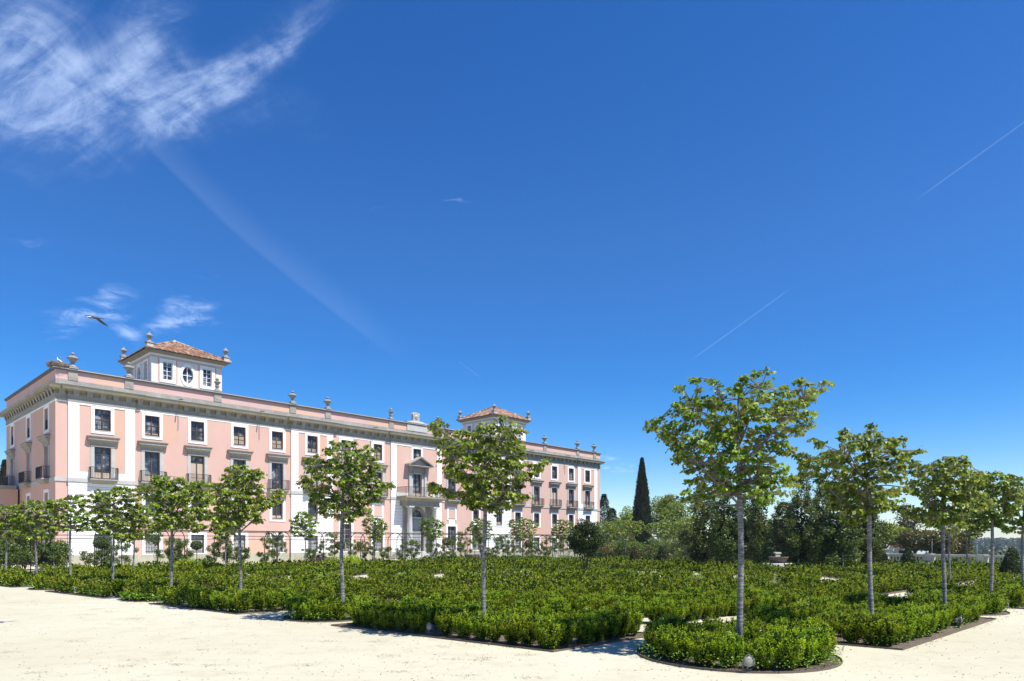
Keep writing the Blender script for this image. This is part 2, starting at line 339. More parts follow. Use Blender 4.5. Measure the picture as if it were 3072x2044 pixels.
class Cloud:
    """many small leaves as one mesh"""
    def __init__(s): s.V = []; s.Q = []; s.A = []; s.M = []; s.n = 0; s.mats = []
    def add(s, P, D, N, L, Wd, v, m_, fold=.25, simple=False):
        if m_ not in s.mats: s.mats.append(m_)
        k = len(P)
        if not k: return
        D = unit(D); S = unit(np.cross(D, N)); N = np.cross(S, D)
        L = np.broadcast_to(np.asarray(L, float).reshape(-1, 1), (k, 1)); Wd = np.broadcast_to(np.asarray(Wd, float).reshape(-1, 1), (k, 1))
        if simple:
            V = np.stack([P, P+D*L*.45+S*Wd, P+D*L, P+D*L*.45-S*Wd], 1); q = np.array([[0, 1, 2, 3]]); nv = 4
        else:
            V = np.stack([P, P+D*L*.3+S*Wd+N*Wd*fold, P+D*L*.72+S*Wd*.75+N*Wd*fold*.6, P+D*L-N*L*.12, P+D*L*.72-S*Wd*.75+N*Wd*fold*.6, P+D*L*.3-S*Wd+N*Wd*fold], 1)
            q = np.array([[0, 1, 2, 3], [0, 3, 4, 5]]); nv = 6
        Q = (q[None]+(np.arange(k)*nv)[:, None, None]).reshape(-1, 4)+s.n
        s.V.append(V.reshape(-1, 3)); s.Q.append(Q); s.n += k*nv
        s.A.append(np.repeat(np.broadcast_to(np.asarray(v, float), (k,)), len(q))); s.M.append(np.full(len(Q), s.mats.index(m_)))
    def me(s, name):
        V = np.concatenate(s.V).astype(np.float32); Q = np.concatenate(s.Q).astype(np.int32); me = bpy.data.meshes.new(name)
        me.vertices.add(len(V)); me.vertices.foreach_set('co', V.ravel()); me.loops.add(Q.size); me.loops.foreach_set('vertex_index', Q.ravel())
        me.polygons.add(len(Q)); me.polygons.foreach_set('loop_start', np.arange(0, Q.size, 4, dtype=np.int32)); me.polygons.foreach_set('loop_total', np.full(len(Q), 4, dtype=np.int32))
        for m_ in s.mats: me.materials.append(m_)
        me.polygons.foreach_set('material_index', np.concatenate(s.M).astype(np.int32))
        at = me.attributes.new('v', 'FLOAT', 'FACE'); at.data.foreach_set('value', np.clip(np.concatenate(s.A), 0, 1).astype(np.float32))
        me.update(); me.validate(); return me
def rdir(n, g=rng): return unit(g.normal(size=(n, 3)))
def at(px, Y, z=0): return ((px-1536)/F*Y, Y, z)
# ================================================================== PALACE
PX, PY, TH = -38.865, 58.1, math.atan2(.725, .689)
DX, DY = math.cos(TH), math.sin(TH); NX, NY = DY, -DX       # along the front, outward from it
def fac(u, p): return (PX+u*DX+p*NX, PY+u*DY+p*NY, 0)
LEN, DEP, MID = 77.8, 19.4, 38.9
pal = empty('palace', (PX, PY, 0), TH, 'long pink and white three storey palace with two square roof turrets behind the garden', 'building')
# --- openings on the front: (u, kind)
WU = [3.56, 7.70, 11.83, 16.02, 20.14, 24.22, 28.58, 33.0]
WU = WU + [38.9] + [77.8-u for u in WU[::-1]]
SW = {2.9: 0, 9.55: 0, 16.5: 0}
def rows(i):
    k = min(i, 16-i); r = [('top', .64, 11.91, 13.79)]
    if k == 8: return r+[('ped', .7, 7.6, 10.6)]
    r.append(('noble', .66, 7.6, 10.44))
    if k < 6: r += [('mezz', .61, 4.5, 6.39), ('ground', .62, .95, 2.75)]
    elif i in (6, 10): r += [('small', .55, 5.2, 6.44), ('tall', .72, .95, 4.13)]
    else: r += [('blind', .55, 5.2, 6.44), ('tall', .72, .95, 4.13)]
    return r
front_holes = []; place = []
for i, u in enumerate(WU):
    for kd, hw, z0, z1 in rows(i):
        if kd != 'blind': front_holes.append((u-hw, u+hw, z0, z1))
        place.append((i, kd, u, hw, z0, z1))
RV = .34
def wall(mb, M, a0, a1, z0, z1, holes, mt, p=0.0, reveal=True):
    hs_ = [h for h in holes if h[0] < a1 and h[1] > a0 and h[2] < z1 and h[3] > z0]
    A = sorted({a0, a1} | {min(max(x, a0), a1) for h in hs_ for x in h[:2]}); Z = sorted({z0, z1} | {min(max(x, z0), z1) for h in hs_ for x in h[2:]})
    mb.use(mt)
    for i in range(len(A)-1):
        for j in range(len(Z)-1):
            ca, cz = (A[i]+A[i+1])/2, (Z[j]+Z[j+1])/2
            if any(h[0] < ca < h[1] and h[2] < cz < h[3] for h in hs_): continue
            mb.face([M(A[i], p, Z[j]), M(A[i+1], p, Z[j]), M(A[i+1], p, Z[j+1]), M(A[i], p, Z[j+1])])
    if reveal:
        for h in hs_:
            b0, b1, y0, y1 = max(h[0], a0), min(h[1], a1), max(h[2], z0), min(h[3], z1)
            mb.face([M(b0, p, y0), M(b0, -RV, y0), M(b0, -RV, y1), M(b0, p, y1)]); mb.face([M(b1, p, y0), M(b1, -RV, y0), M(b1, -RV, y1), M(b1, p, y1)])
            if y1 == h[3]: mb.face([M(b0, p, y1), M(b1, p, y1), M(b1, -RV, y1), M(b0, -RV, y1)])
            if y0 == h[2]: mb.face([M(b0, p, y0), M(b1, p, y0), M(b1, -RV, y0), M(b0, -RV, y0)])
MF = lambda a, p, z: (a, -p, z)
ML = lambda a, p, z: (-p, a, z)
MR = lambda a, p, z: (LEN+p, a, z)
# --- main wall planes
m = MB(); PB = .16     # projection of the pilastered bays
bays = [(.92, 6.17), (21.68, 26.82), (34.86, 42.94), (50.98, 56.12), (71.63, 76.88)]
edges = [0]+[x for b in bays for x in b]+[LEN]
for i in range(len(edges)-1):
    a0, a1 = edges[i], edges[i+1]
    if i % 2 == 0:
        wall(m, MF, a0, a1, .86, 14.2, front_holes, PINK)
m.build('wall', pal)
arch_hole = (37.95, 39.85, .89, 6.14)
def bay(b, centre):
    a0, a1 = b; w_ = .82; mb = MB()
    hol = front_holes+([arch_hole] if centre else [])
    wall(mb, MF, a0, a1, 7.59, 8.15, hol, WHITE, PB)
    if centre:
        pass
    wall(mb, MF, a0, a0+w_, 8.15, 13.98, hol, WHITE, PB); wall(mb, MF, a1-w_, a1, 8.15, 13.98, hol, WHITE, PB)
    wall(mb, MF, a0+w_, a1-w_, 8.15, 13.98, hol, PINK, PB-.05)
    wall(mb, MF, a0, a1, 13.98, 14.2, hol, WHITE, PB)
    mb.use(WHITE)
    for q in (a0+w_, a1-w_): mb.face([MF(q, PB, 8.15), MF(q, PB-.05, 8.15), MF(q, PB-.05, 13.98), MF(q, PB, 13.98)])
    mb.face([MF(a0+w_, PB, 13.98), MF(a1-w_, PB, 13.98), MF(a1-w_, PB-.05, 13.98), MF(a0+w_, PB-.05, 13.98)])
    mb.face([MF(a0+w_, PB, 8.15), MF(a1-w_, PB, 8.15), MF(a1-w_, PB-.05, 8.15), MF(a0+w_, PB-.05, 8.15)])
    for q in (a0, a1): mb.face([MF(q, PB, .86), MF(q, 0, .86), MF(q, 0, 14.2), MF(q, PB, 14.2)])
    mb.build('pilastered_bay', pal)
    r = MB(); z = .86; h = .375; nn = int(round((7.25-.86)/h)); h = (7.25-.86)/nn      # banded white rustication with real grooves
    wall(r, MF, a0+.004, a1-.004, .86, 7.25, hol, STONEL, PB-.03)
    for k in range(nn):
        wall(r, MF, a0, a1, z+.02, z+h-.02, hol, WHITE, PB, False)
        for zz in (z+.02, z+h-.02): 
            segs = [(a0, a1)]
            for hh in hol:
                if hh[2] < zz < hh[3]:
                    segs = [t for s_ in segs for t in ([(s_[0], hh[0]), (hh[1], s_[1])] if s_[0] < hh[0] and hh[1] < s_[1] else [s_])]
            for s0, s1 in segs: r.face([MF(s0, PB, zz), MF(s1, PB, zz), MF(s1, PB-.029, zz), MF(s0, PB-.029, zz)])
        z += h
    r.build('rusticated_wall', pal)
for k, b in enumerate(bays): bay(b, k == 2)
# side walls and back
sh = []
for a in SW: sh += [(a-.64, a+.64, 11.91, 13.79), (a-.66, a+.66, 7.6, 10.44), (a-.61, a+.61, 4.5, 6.39), (a-.62, a+.62, .95, 2.75)]
m = MB(); wall(m, ML, 0, DEP, .86, 14.2, sh, PINK); m.build('side_wall', pal)
m = MB(); wall(m, MR, 0, DEP, .86, 14.2, sh, PINK); m.build('side_wall', pal)
m = MB(); m.use(PINK); m.face([(0, DEP, 0), (LEN, DEP, 0), (LEN, DEP, 15.5), (0, DEP, 15.5)]); m.build('rear_wall', pal)
m = MB(); m.use(LEAD); m.box(.3, LEN-.3, .3, DEP-.3, 16.0, 16.15); m.build('flat_roof', pal)
# plinth
def ring(mb, p, z0, z1, mt, segs=True, p2=None):
    """band round front and both sides; follows the projecting bays"""
    mb.use(mt); p2 = p if p2 is None else p2
    prev = None
    for i in range(len(edges)-1):
        a0, a1 = edges[i], edges[i+1]; q = PB if i % 2 else 0
        e0 = a0 - (p if i == 0 else (p if q else -p)) ; e1 = a1 + (p if i == len(edges)-2 else (p if q else -p))
        mb.frustum((e0, e1, -(q+p), .05), (e0-(p2-p)*(1 if (i == 0 or q) else -1), e1+(p2-p)*(1 if (i == len(edges)-2 or q) else -1), -(q+p2), .05), z0, z1)
    mb.frustum((-p, .05, .051, DEP+p), (-p2, .05, .051, DEP+p2), z0, z1); mb.frustum((LEN-.05, LEN+p, .051, DEP+p), (LEN-.05, LEN+p2, .051, DEP+p2), z0, z1)
m = MB(); ring(m, .16, -.3, .43, PLINTH); ring(m, .09, .43, .86, PLINTH); m.build('plinth', pal)
m = MB(); ring(m, .07, 7.25, 7.59, STONEL); m.build('string_course', pal)
m = MB(); ring(m, .05, 14.2, 14.44, STONE); m.build('architrave', pal)
for i in range(0, len(edges)-1, 2): m = MB().use(WHITE); m.box(edges[i]+.004, edges[i+1]-.004, -.03, -.001, 14.08, 14.198); m.build('white_band', pal)
m = MB().use(WHITE); m.box(-.03, -.001, .0, DEP, 14.08, 14.198); m.build('white_band', pal)
m = MB(); ring(m, .03, 14.44, 14.62, STONE); ring(m, .07, 14.62, 14.74, STONE); ring(m, .04, 14.74, 15.02, LICHEN); ring(m, .10, 15.02, 15.12, LICHEN, p2=.2)
ring(m, .52, 15.12, 15.32, LICHEN, p2=.58); ring(m, .58, 15.32, 15.46, STONE, p2=.66)
cor = m.build('cornice', pal)
m = MB(); m.use(STONE)
def bracket(mb, M, a, q):
    for w0, w1, p, z0, z1 in ((-.21, -.08, .30, 14.7, 15.115), (-.065, .065, .30, 14.7, 15.115), (.08, .21, .30, 14.7, 15.115), (-.21, .21, .25, 14.69, 15.10), (-.25, .25, .36, 15.02, 15.118)):
        P = [M(a+w0, q+.02, z0), M(a+w1, q+.02, z0), M(a+w1, q+p*.6, z0), M(a+w0, q+p*.6, z0), M(a+w0, q+.02, z1), M(a+w1, q+.02, z1), M(a+w1, q+p, z1), M(a+w0, q+p, z1)]
        mb.mesh(P, [(0, 3, 2, 1), (4, 5, 6, 7), (0, 1, 5, 4), (1, 2, 6, 5), (2, 3, 7, 6), (3, 0, 4, 7)])
a = .45
while a < LEN:
    q = PB if any(b[0]-.05 < a < b[1]+.05 for b in bays) else 0
    bracket(m, MF, a, q); a += 1.025
m.build('front_brackets', pal)
m = MB().use(STONE); a = .45
while a < DEP: bracket(m, ML, a, 0); a += 1.025
m.build('side_brackets', pal)
# parapet
m = MB(); m.use(STONE); m.box(-.02, LEN+.02, -.12, .25, 15.46, 15.98)
m.use(PINK2); m.box(0, LEN, -.06, .2, 15.98, 16.76); m.box(.0, .26, .2, DEP, 15.46, 16.76); m.box(LEN-.26, LEN, .2, DEP, 15.46, 16.76); m.box(.3, LEN-.3, DEP-.26, DEP, 15.46, 16.76)
m.build('parapet', pal)
m = MB(); m.use(LEAD); m.box(-.16, LEN+.16, -.24, .3, 16.76, 16.86); m.box(-.16, .36, .3, DEP, 16.76, 16.86); m.box(LEN-.36, LEN+.16, .3, DEP, 16.76, 16.86)
m.use(STONEL); m.box(-.2, LEN+.2, -.29, .3, 16.863, 16.92); m.use(LEAD); m.box(-.14, LEN+.14, -.2, .28, 16.923, 16.98); m.box(-.2, .36, .301, DEP, 16.863, 16.95)
m.build('coping', pal)
urn_prof = [(.30, 0), (.30, .16), (.24, .2), (.15, .26), (.11, .34), (.16, .40), (.13, .46), (.22, .6), (.30, .72), (.33, .80), (.44, .84), (.46, .90), (.38, .96), (.30, 1.03), (.20, 1.1), (.10, 1.16), (.09, 1.2), (.16, 1.26), (.17, 1.33), (.10, 1.4), (.03, 1.44)]
slim_prof = [(.26, 0), (.26, .14), (.18, .2), (.12, .26), (.14, .34), (.24, .5), (.2, .58), (.13, .64), (.15, .68), (.26, .82), (.34, .9), (.35, .95), (.25, 1.0), (.13, 1.06), (.11, 1.1), (.2, 1.18), (.2, 1.22), (.13, 1.28), (.12, 1.34), (.03, 1.42)]
def urn_me(prof, s, zs):
    mb = MB().use(URN); mb.lathe([(r*s, z*zs) for r, z in prof], n=20, lobes=10, la=.035); mb.box(-.34*s, .34*s, -.34*s, .34*s, -.1, .02); return mb.me('urn')
UB, US, UT = urn_me(urn_prof, 1.0, .93), urn_me(slim_prof, .95, .95), urn_me([(.22, 0), (.2, .15), (.12, .2), (.1, .26), (.17, .34), (.2, .5), (.3, .62), (.32, .68), (.24, .78), (.12, .9), (.05, .98), (.07, 1.03), (.02, 1.1)], 1.05, 1.0)
posts = [1.28, 5.70, 13.76, 21.88, 26.18, 34.93, 42.4, 51.6, 55.7, 63.6, 71.7, 76.2]
for k, u in enumerate(posts):
    m = MB().use(STONE); m.box(u-.36, u+.36, -.16, .0, 15.981, 16.757); m.build('parapet_pier', pal)
    link('urn', US if k in (2, 5, 6) else UB, pal, (u, 0, 17.08))
m = MB().use(STONEL); m.box(37.3, 40.5, -.18, .1, 15.981, 16.757); m.box(37.2, 40.6, -.3, .35, 16.985, 17.12); m.frustum((37.6, 40.2, -.2, .3), (38.1, 39.7, -.15, .25), 17.12, 17.28)
m.build('inscription_block', pal)
# carved crest: shield with scrolled border and crown
m = MB().use(STONEL)
sh2 = [(-.42, 17.28), (.42, 17.28), (.5, 17.5), (.46, 17.9), (.56, 18.15), (.42, 18.36), (.2, 18.3), (0, 18.42), (-.2, 18.3), (-.42, 18.36), (-.56, 18.15), (-.46, 17.9), (-.5, 17.5)]
n_ = len(sh2); c0 = 38.75
m.mesh([(c0+x, -.16, z) for x, z in sh2]+[(c0+x, .25, z) for x, z in sh2], [tuple(range(n_)), tuple(range(n_, 2*n_))[::-1]]+[(i, (i+1) % n_, n_+(i+1) % n_, n_+i) for i in range(n_)])
m.lathe([(.0, -.05), (.2, -.04), (.27, .03), (.2, .08), (.0, .09)], (c0, -.18, 17.8), 16, Matrix.Rotation(PI/2, 4, 'X'))
for a in range(10):
    an = a*2*PI/10; m.lathe([(.0, -.04), (.08, 0), (.0, .07)], (c0+.38*math.cos(an), -.17, 17.83+.42*math.sin(an)), 8, Matrix.Rotation(PI/2, 4, 'X'))
m.use(URN); m.box(c0-.12, c0+.12, -.27, -.2, 17.7, 17.92)
m.build('carved_crest', pal)
# --- window meshes (local: x along the wall, -y outward)
def frame4(mb, h, z0, z1, w_, p, zb=None, wb=None):
    zb = wb or w_
    mb.box(-h-w_, -h, -p, -.001, z0-zb, z1+w_); mb.box(h, h+w_, -p, -.001, z0-zb, z1+w_)
    mb.box(-h, h, -p, -.001, z1, z1+w_); mb.box(-h, h, -p, -.001, z0-zb, z0)
def sash(h, z0, z1, bars, mull=.09, mt=None, mid=True, thin=.035):
    mb = MB().use(mt or WOOD); y0, y1 = .24, .30
    mb.box(-h, -h+.07, y0, y1, z0, z1); mb.box(h-.07, h, y0, y1, z0, z1); mb.box(-h+.07, h-.07, y0, y1, z1-.07, z1); mb.box(-h+.07, h-.07, y0, y1, z0, z0+.1)
    if mid: mb.box(-mull/2, mull/2, y0-.02, y1, z0+.1, z1-.07)
    for z in bars:
        t = .055 if z in bars[:1] else thin
        for a, b in ((-h+.07, -mull/2), (mull/2, h-.07)): mb.box(a, b, y0+.005, y1-.005, z-t/2, z+t/2)
    return mb
def pane(h, z0, z1, low=None):
    mb = MB().use(GLASS)
    mb.face([(-h, .285, z0), (h, .285, z0), (h, .285, z1), (-h, .285, z1)])
    if low: mb.use(SHUT); mb.box(-h+.08, -.06, .25, .283, z0+.1, low); mb.box(.06, h-.08, .25, .283, z0+.1, low)
    return mb
def bars(h, z0, z1, y, step=.115, r=.011, mids=(), mt=None):
    mb = MB().use(mt or IRON)
    for z in (z0, z1)+tuple(mids): mb.box(-h, h, y-.015, y+.015, z-.016, z+.016)
    n = max(2, int(round(2*h/step)))
    for i in range(n+1):
        x = -h+2*h*i/n; mb.box(x-r, x+r, y-r, y+r, z0+.016, z1-.016)
    return mb
def balc_rail(h, p, z0, z1, step=.12, r=.011, cols=0):
    mb = MB().use(IRON); y = -p
    for z in (z0+.05, z1): 
        mb.box(-h, h, y-.02, y+.02, z-.018, z+.018)
        for x in (-h, h): mb.box(x-.018, x+.018, y+.021, -.01, z-.018, z+.018)
    n = int(round(2*h/step))
    for i in range(n+1):
        x = -h+2*h*i/n; rr = .022 if i in (0, n) else r; mb.box(x-rr, x+rr, y-rr, y+rr, z0, z1-.018)
    k = int(p/step)
    for i in range(1, k+1):
        for x in (-h, h): mb.box(x-r, x+r, y+i*p/(k+1)-r, y+i*p/(k+1)+r, z0, z1-.018)
    return mb
def hood(mb):
    mb.use(STONE)
    mb.box(-.97, .97, -.09, -.001, 10.44, 10.72); mb.frustum((-1.0, 1.0, -.11, -.001), (-1.06, 1.06, -.18, -.001), 10.72, 10.84)
    mb.frustum((-1.06, 1.06, -.2, -.001), (-1.16, 1.16, -.32, -.001), 10.84, 11.02); mb.box(-1.2, 1.2, -.38, -.001, 11.02, 11.14); mb.frustum((-1.2, 1.2, -.38, -.001), (-1.3, 1.3, -.46, -.001), 11.14, 11.28)
    mb.use(LEAD); mb.frustum((-1.31, 1.31, -.48, -.001), (-1.28, 1.28, -.44, -.001), 11.282, 11.34)
def slab(mb, h, p):
    mb.use(STONE); mb.box(-h, h, -p, -.08, 7.46, 7.585); mb.frustum((-h+.1, h-.1, -p+.14, -.08), (-h+.03, h-.03, -p+.04, -.08), 7.3, 7.457); mb.frustum((-h+.28, h-.28, -p+.34, -.08), (-h+.14, h-.14, -p+.18, -.08), 7.16, 7.298)
WT = {}
def kind_meshes(kd):
    if kd in WT: return WT[kd]
    s = MB(); ex = []
    if kd == 'top':
        s.use(WHITE); frame4(s, .64, 11.91, 13.79, .27, .05, wb=.30); s.use(STONEL); s.box(-.66, .66, -.07, .2, 11.84, 11.912)
        ex = [('sash', sash(.64, 11.93, 13.79, (12.9, 13.3))), ('pane', [pane(.64, 11.93, 13.79, 12.4), pane(.64, 11.93, 13.79), pane(.64, 11.93, 13.79, 12.86), pane(.64, 11.93, 13.79, 12.2)]), ('railing', bars(.64, 12.02, 12.82, .06, .13))]
    elif kd == 'noble':
        s.use(STONEL); s.box(-.93, -.66, -.06, -.001, 7.59, 10.44); s.box(.66, .93, -.06, -.001, 7.59, 10.44); s.box(-.985, -.93, -.03, -.001, 7.59, 10.44); s.box(.93, .985, -.03, -.001, 7.59, 10.44)
        hood(s)
        b_ = MB(); slab(b_, 1.1, .62)
        ex = [('sash', sash(.66, 7.6, 10.44, (9.78, 8.3), .12)), ('pane', [pane(.66, 7.6, 10.44, 8.2), pane(.66, 7.6, 10.44), pane(.66, 7.6, 10.44, 9.7), pane(.66, 7.6, 10.44, 8.3)]), ('balcony', b_), ('railing', balc_rail(1.07, .58, 7.586, 8.6))]
    elif kd == 'mezz':
        s.use(WHITE); frame4(s, .61, 4.5, 6.39, .28, .05); s.use(STONEL); s.box(-.66, .66, -.09, .2, 4.43, 4.502)
        ex = [('sash', sash(.61, 4.52, 6.39, (5.9, 5.4, 4.95))), ('pane', pane(.61, 4.52, 6.39, 4.86))]
    elif kd == 'ground':
        s.use(WHITE); frame4(s, .62, .95, 2.75, .27, .05, wb=.085)
        c_ = MB().use(DOORP); c_.box(-.62, -.015, .25, .28, .96, 2.74); c_.box(.015, .62, .25, .28, .96, 2.74)
        ex = [('shutter', c_), ('iron_grille', bars(.62, .99, 2.71, .05, .135, .013, (1.5, 2.2)))]
    elif kd == 'tall':
        s.use(WHITE); frame4(s, .72, .95, 4.13, .26, .05, wb=.085); s.box(-.5, .5, -.04, -.001, 4.391, 4.9)
        c_ = MB().use(DOORP)
        for a, b in ((-.72, -.015), (.015, .72)): c_.box(a, b, .25, .29, .96, 1.9)
        ex = [('door_panel', c_), ('sash', sash(.72, 1.9, 4.13, (3.5, 2.9, 2.4), mt=DOORP)), ('pane', pane(.72, 1.9, 4.13)), ('iron_grille', bars(.72, 1.0, 4.09, .06, .13, .012, (2.0, 3.3)))]
    elif kd in ('small', 'blind'):
        s.use(WHITE); frame4(s, .55, 5.2, 6.44, .27, .05); s.use(STONE); s.box(-.62, .62, -.1, .0, 5.13, 5.198)
        if kd == 'small': ex = [('sash', sash(.55, 5.2, 6.44, (5.8,))), ('pane', pane(.55, 5.2, 6.44))]
        else:
            c_ = MB().use(WHITE); 
            c_.box(-.549, -.45, -.045, -.002, 5.2, 6.439); ex = []
    WT[kd] = (s.me('window'), [(n, [q.me(n) for q in (b if isinstance(b, list) else [b])]) for n, b in ex]); return WT[kd]
def put_window(kd, x, y, rz):
    ws_, ex = kind_meshes(kd)
    w_ = link('balcony_door' if kd == 'noble' else 'door_window' if kd == 'tall' else 'window', ws_, pal, (x, y, 0), rz)
    for n, me in ex: link(n, random.choice(me), w_, (0, 0, 0))
for i, kd, u, hw, z0, z1 in place:
    if kd == 'ped': continue
    q = PB if any(b[0] < u < b[1] for b in bays) else 0
    if i == 8 and kd == 'top': q = PB-.05
    elif q and z0 > 8.1 and kd == 'top': q = PB-.05
    elif q and kd == 'noble': q = PB-.05
    put_window(kd, u, -q, 0)
for a in SW:
    for kd in ('top', 'noble', 'mezz', 'ground'):
        put_window(kd, 0, a, -PI/2); put_window(kd, LEN, a, PI/2)
# spouts and streaks under the cornice
for u in (10.0, 18.1, 32.2, 46.0, 60.0, 68.5):
    m = MB().use(LEAD); m.tube([(u, -.3, 15.62), (u, -.75, 15.6), (u, -1.15, 15.52)], [.05, .05, .06], 8); m.box(u-.02, u+.02, -.05, -.005, 12.7, 14.3); m.build('rain_spout', pal)
# --- entrance portal
po = MB().use(STONE); C0 = MID
po.box(C0-2.75, C0+2.75, -PB-.12, -PB-.004, 6.55, 7.25)
po.box(C0-2.55, C0+2.55, -1.45, -PB-.121, 6.62, 7.1); po.box(C0-2.6, C0+2.6, -1.5, -PB-.121, 6.48, 6.62)
for x in (-2.2, -1.1, 0, 1.1, 2.2): po.box(C0+x-.22, C0+x+.22, -1.475, -1.45, 6.66, 7.06)
po.frustum((C0-2.6, C0+2.6, -1.5, -PB-.121), (C0-2.95, C0+2.95, -1.8, -PB-.121), 7.1, 7.32)
po.use(LICHEN); po.frustum((C0-3.05, C0+3.05, -1.9, -PB-.121), (C0-3.2, C0+3.2, -2.0, -PB-.121), 7.322, 7.45); po.box(C0-3.24, C0+3.24, -2.05, -PB-.121, 7.452, 7.62)
po.build('portal_entablature', pal)
for s_ in (-1, 1):
    c_ = MB().use(STONEL); x = C0+s_*1.95
    c_.lathe([(.36, .89), (.36, .99), (.40, 1.0), (.40, 1.1), (.34, 1.14), (.31, 1.18), (.315, 2.6), (.29, 4.4), (.265, 5.95), (.29, 5.97), (.29, 6.02), (.265, 6.05), (.27, 6.15), (.33, 6.25), (.37, 6.3)], (x, -1.15, 0), 20)
    c_.box(x-.4, x+.4, -1.55, -.75, 6.301, 6.478); c_.box(x-.42, x+.42, -1.57, -.73, .86, .915)
    c_.build('column', pal)
    c_ = MB().use(STONE); c_.box(x-.36, x+.36, -.42, -PB-.004, .89, 6.2); c_.box(x-.42, x+.42, -.5, -PB-.003, 6.2, 6.478); c_.build('wall_pilaster', pal)
# arch: stone surround, fanlight, double door
ar = MB().use(STONE); rA = .95; cx, cz = 38.9, 5.19; N_ = 18
ar.box(cx-rA-.32, cx-rA, -PB-.09, .2, .89, cz); ar.box(cx+rA, cx+rA+.32, -PB-.09, .2, .89, cz)
for k in range(N_):
    a0, a1 = PI*k/N_, PI*(k+1)/N_
    def P(r, a, y): return (cx+r*math.cos(a), y, cz+r*math.sin(a))
    V_ = [P(rA, a0, -PB-.09), P(rA+.32, a0, -PB-.09), P(rA+.32, a1, -PB-.09), P(rA, a1, -PB-.09), P(rA, a0, .3), P(rA+.32, a0, .3), P(rA+.32, a1, .3), P(rA, a1, .3)]
    ar.mesh(V_, [(0, 1, 2, 3), (0, 3, 7, 4), (1, 5, 6, 2)])
ar.box(cx-1.55, cx-1.27, -PB-.02, -PB-.003, .89, 6.48); ar.box(cx+1.27, cx+1.55, -PB-.02, -PB-.003, .89, 6.48)
ar.box(cx-.14, cx+.14, -PB-.16, -PB-.09, 6.0, 6.54)
ar.build('portal_arch', pal)
dr = MB().use(DOORP)
for a, b in ((-.94, -.01), (.01, .94)):
    dr.box(cx+a, cx+b, .2, .26, .9, 5.05)
    for z0, z1 in ((1.05, 2.0), (2.15, 3.5), (3.65, 4.9)):
        for k in range(3):
            w3 = (b-a-.16)/3; x0 = cx+a+.08+k*w3; dr.box(x0+.03, x0+w3-.03, .17, .2, z0, z1)
dr.box(cx-.95, cx+.95, .14, .26, 5.05, 5.19)
dd = dr.build('portal_door', pal)
g_ = MB().use(IRON)
for k in range(9): x = cx-.84+k*.21; g_.box(x-.012, x+.012, .1, .125, 1.0, 4.95)
for z in (1.0, 2.05, 3.55, 4.95): g_.box(cx-.88, cx+.88, .09, .13, z-.02, z+.02)
g_.build('iron_grille', dd)
fl = MB().use(GLASS); fl.mesh([(cx, .24, cz)]+[(cx+.95*math.cos(PI*k/16), .24, cz+.95*math.sin(PI*k/16)) for k in range(17)], [(0, k, k+1) for k in range(1, 17)])
fl.use(IRON)
for k in range(1, 12): a = PI*k/12; fl.tube([(cx+.2*math.cos(a), .2, cz+.2*math.sin(a)), (cx+.94*math.cos(a), .2, cz+.94*math.sin(a))], .014, 4)
fl.tube([(cx+.5*math.cos(PI*k/16), .19, cz+.5*math.sin(PI*k/16)) for k in range(17)], .014, 4); fl.build('fanlight', pal)
# spandrel infill above the arch inside the square wall opening
sp_ = MB().use(STONE); n2_ = 16
for k in range(n2_):
    a0, a1 = PI*k/n2_, PI*(k+1)/n2_
    sp_.face([(cx+rA*math.cos(a0), -PB+.002, cz+rA*math.sin(a0)), (cx+rA*math.cos(a0), -PB+.002, 6.16), (cx+rA*math.cos(a1), -PB+.002, 6.16), (cx+rA*math.cos(a1), -PB+.002, cz+rA*math.sin(a1))])
sp_.build('arch_spandrel', pal)
# balcony rail and pedimented window over the portal
b_ = balc_rail(3.12, 1.95, 7.622, 8.78, .15, .013); b_.build('balcony_railing', pal, (C0, 0, 0))
pw = MB().use(STONEL)
for s_ in (-1, 1):
    x = s_*.84; pw.box(x-.14, x+.14, -.1, -.001, 7.6, 10.6)
    x = s_*1.22; pw.box(x-.17, x+.17, -.24, -.001, 7.6, 10.5); pw.box(x-.21, x+.21, -.3, -.001, 10.5, 10.64)
    pw.use(STONE); pw.frustum((x-.15, x+.15, -.22, -.001), (x-.17, x+.17, -.5, -.001), 10.641, 11.3); pw.box(x-.2, x+.2, -.62, -.001, 11.3, 11.44); pw.use(STONEL)
pw.box(-.7, .7, -.1, -.001, 10.6, 10.78); pw.use(STONE); pw.box(-1.4, 1.4, -.14, -.0012, 10.78, 11.3); pw.box(-1.5, 1.5, -.66, -.0012, 11.44, 11.6)
ap = 12.62
for s_ in (-1, 1):
    a, b = ((-1.95, 11.6), (0, ap)) if s_ < 0 else ((0, ap), (1.95, 11.6))
    t_ = .16
    V_ = [(a[0], -.95, a[1]), (b[0], -.95, b[1]), (b[0], -.001, b[1]), (a[0], -.001, a[1]), (a[0], -.95, a[1]+t_), (b[0], -.95, b[1]+t_), (b[0], -.001, b[1]+t_), (a[0], -.001, a[1]+t_)]
    pw.mesh(V_, [(0, 3, 2, 1), (4, 5, 6, 7), (0, 1, 5, 4), (2, 3, 7, 6), (3, 0, 4, 7), (1, 2, 6, 5)])
pw.face([(-1.7, -.4, 11.6), (1.7, -.4, 11.6), (0, -.4, 12.5)]); pw.box(-1.95, 1.95, -.93, -.003, 11.5, 11.598)
pwo = pw.build('pedimented_window', pal, (MID, -PB+.05, 0))
sash(.7, 7.62, 10.6, (9.75, 8.4), .12).build('sash', pwo, (0, 0, 0)); pane(.7, 7.62, 10.6, 8.2).build('pane', pwo, (0, 0, 0))
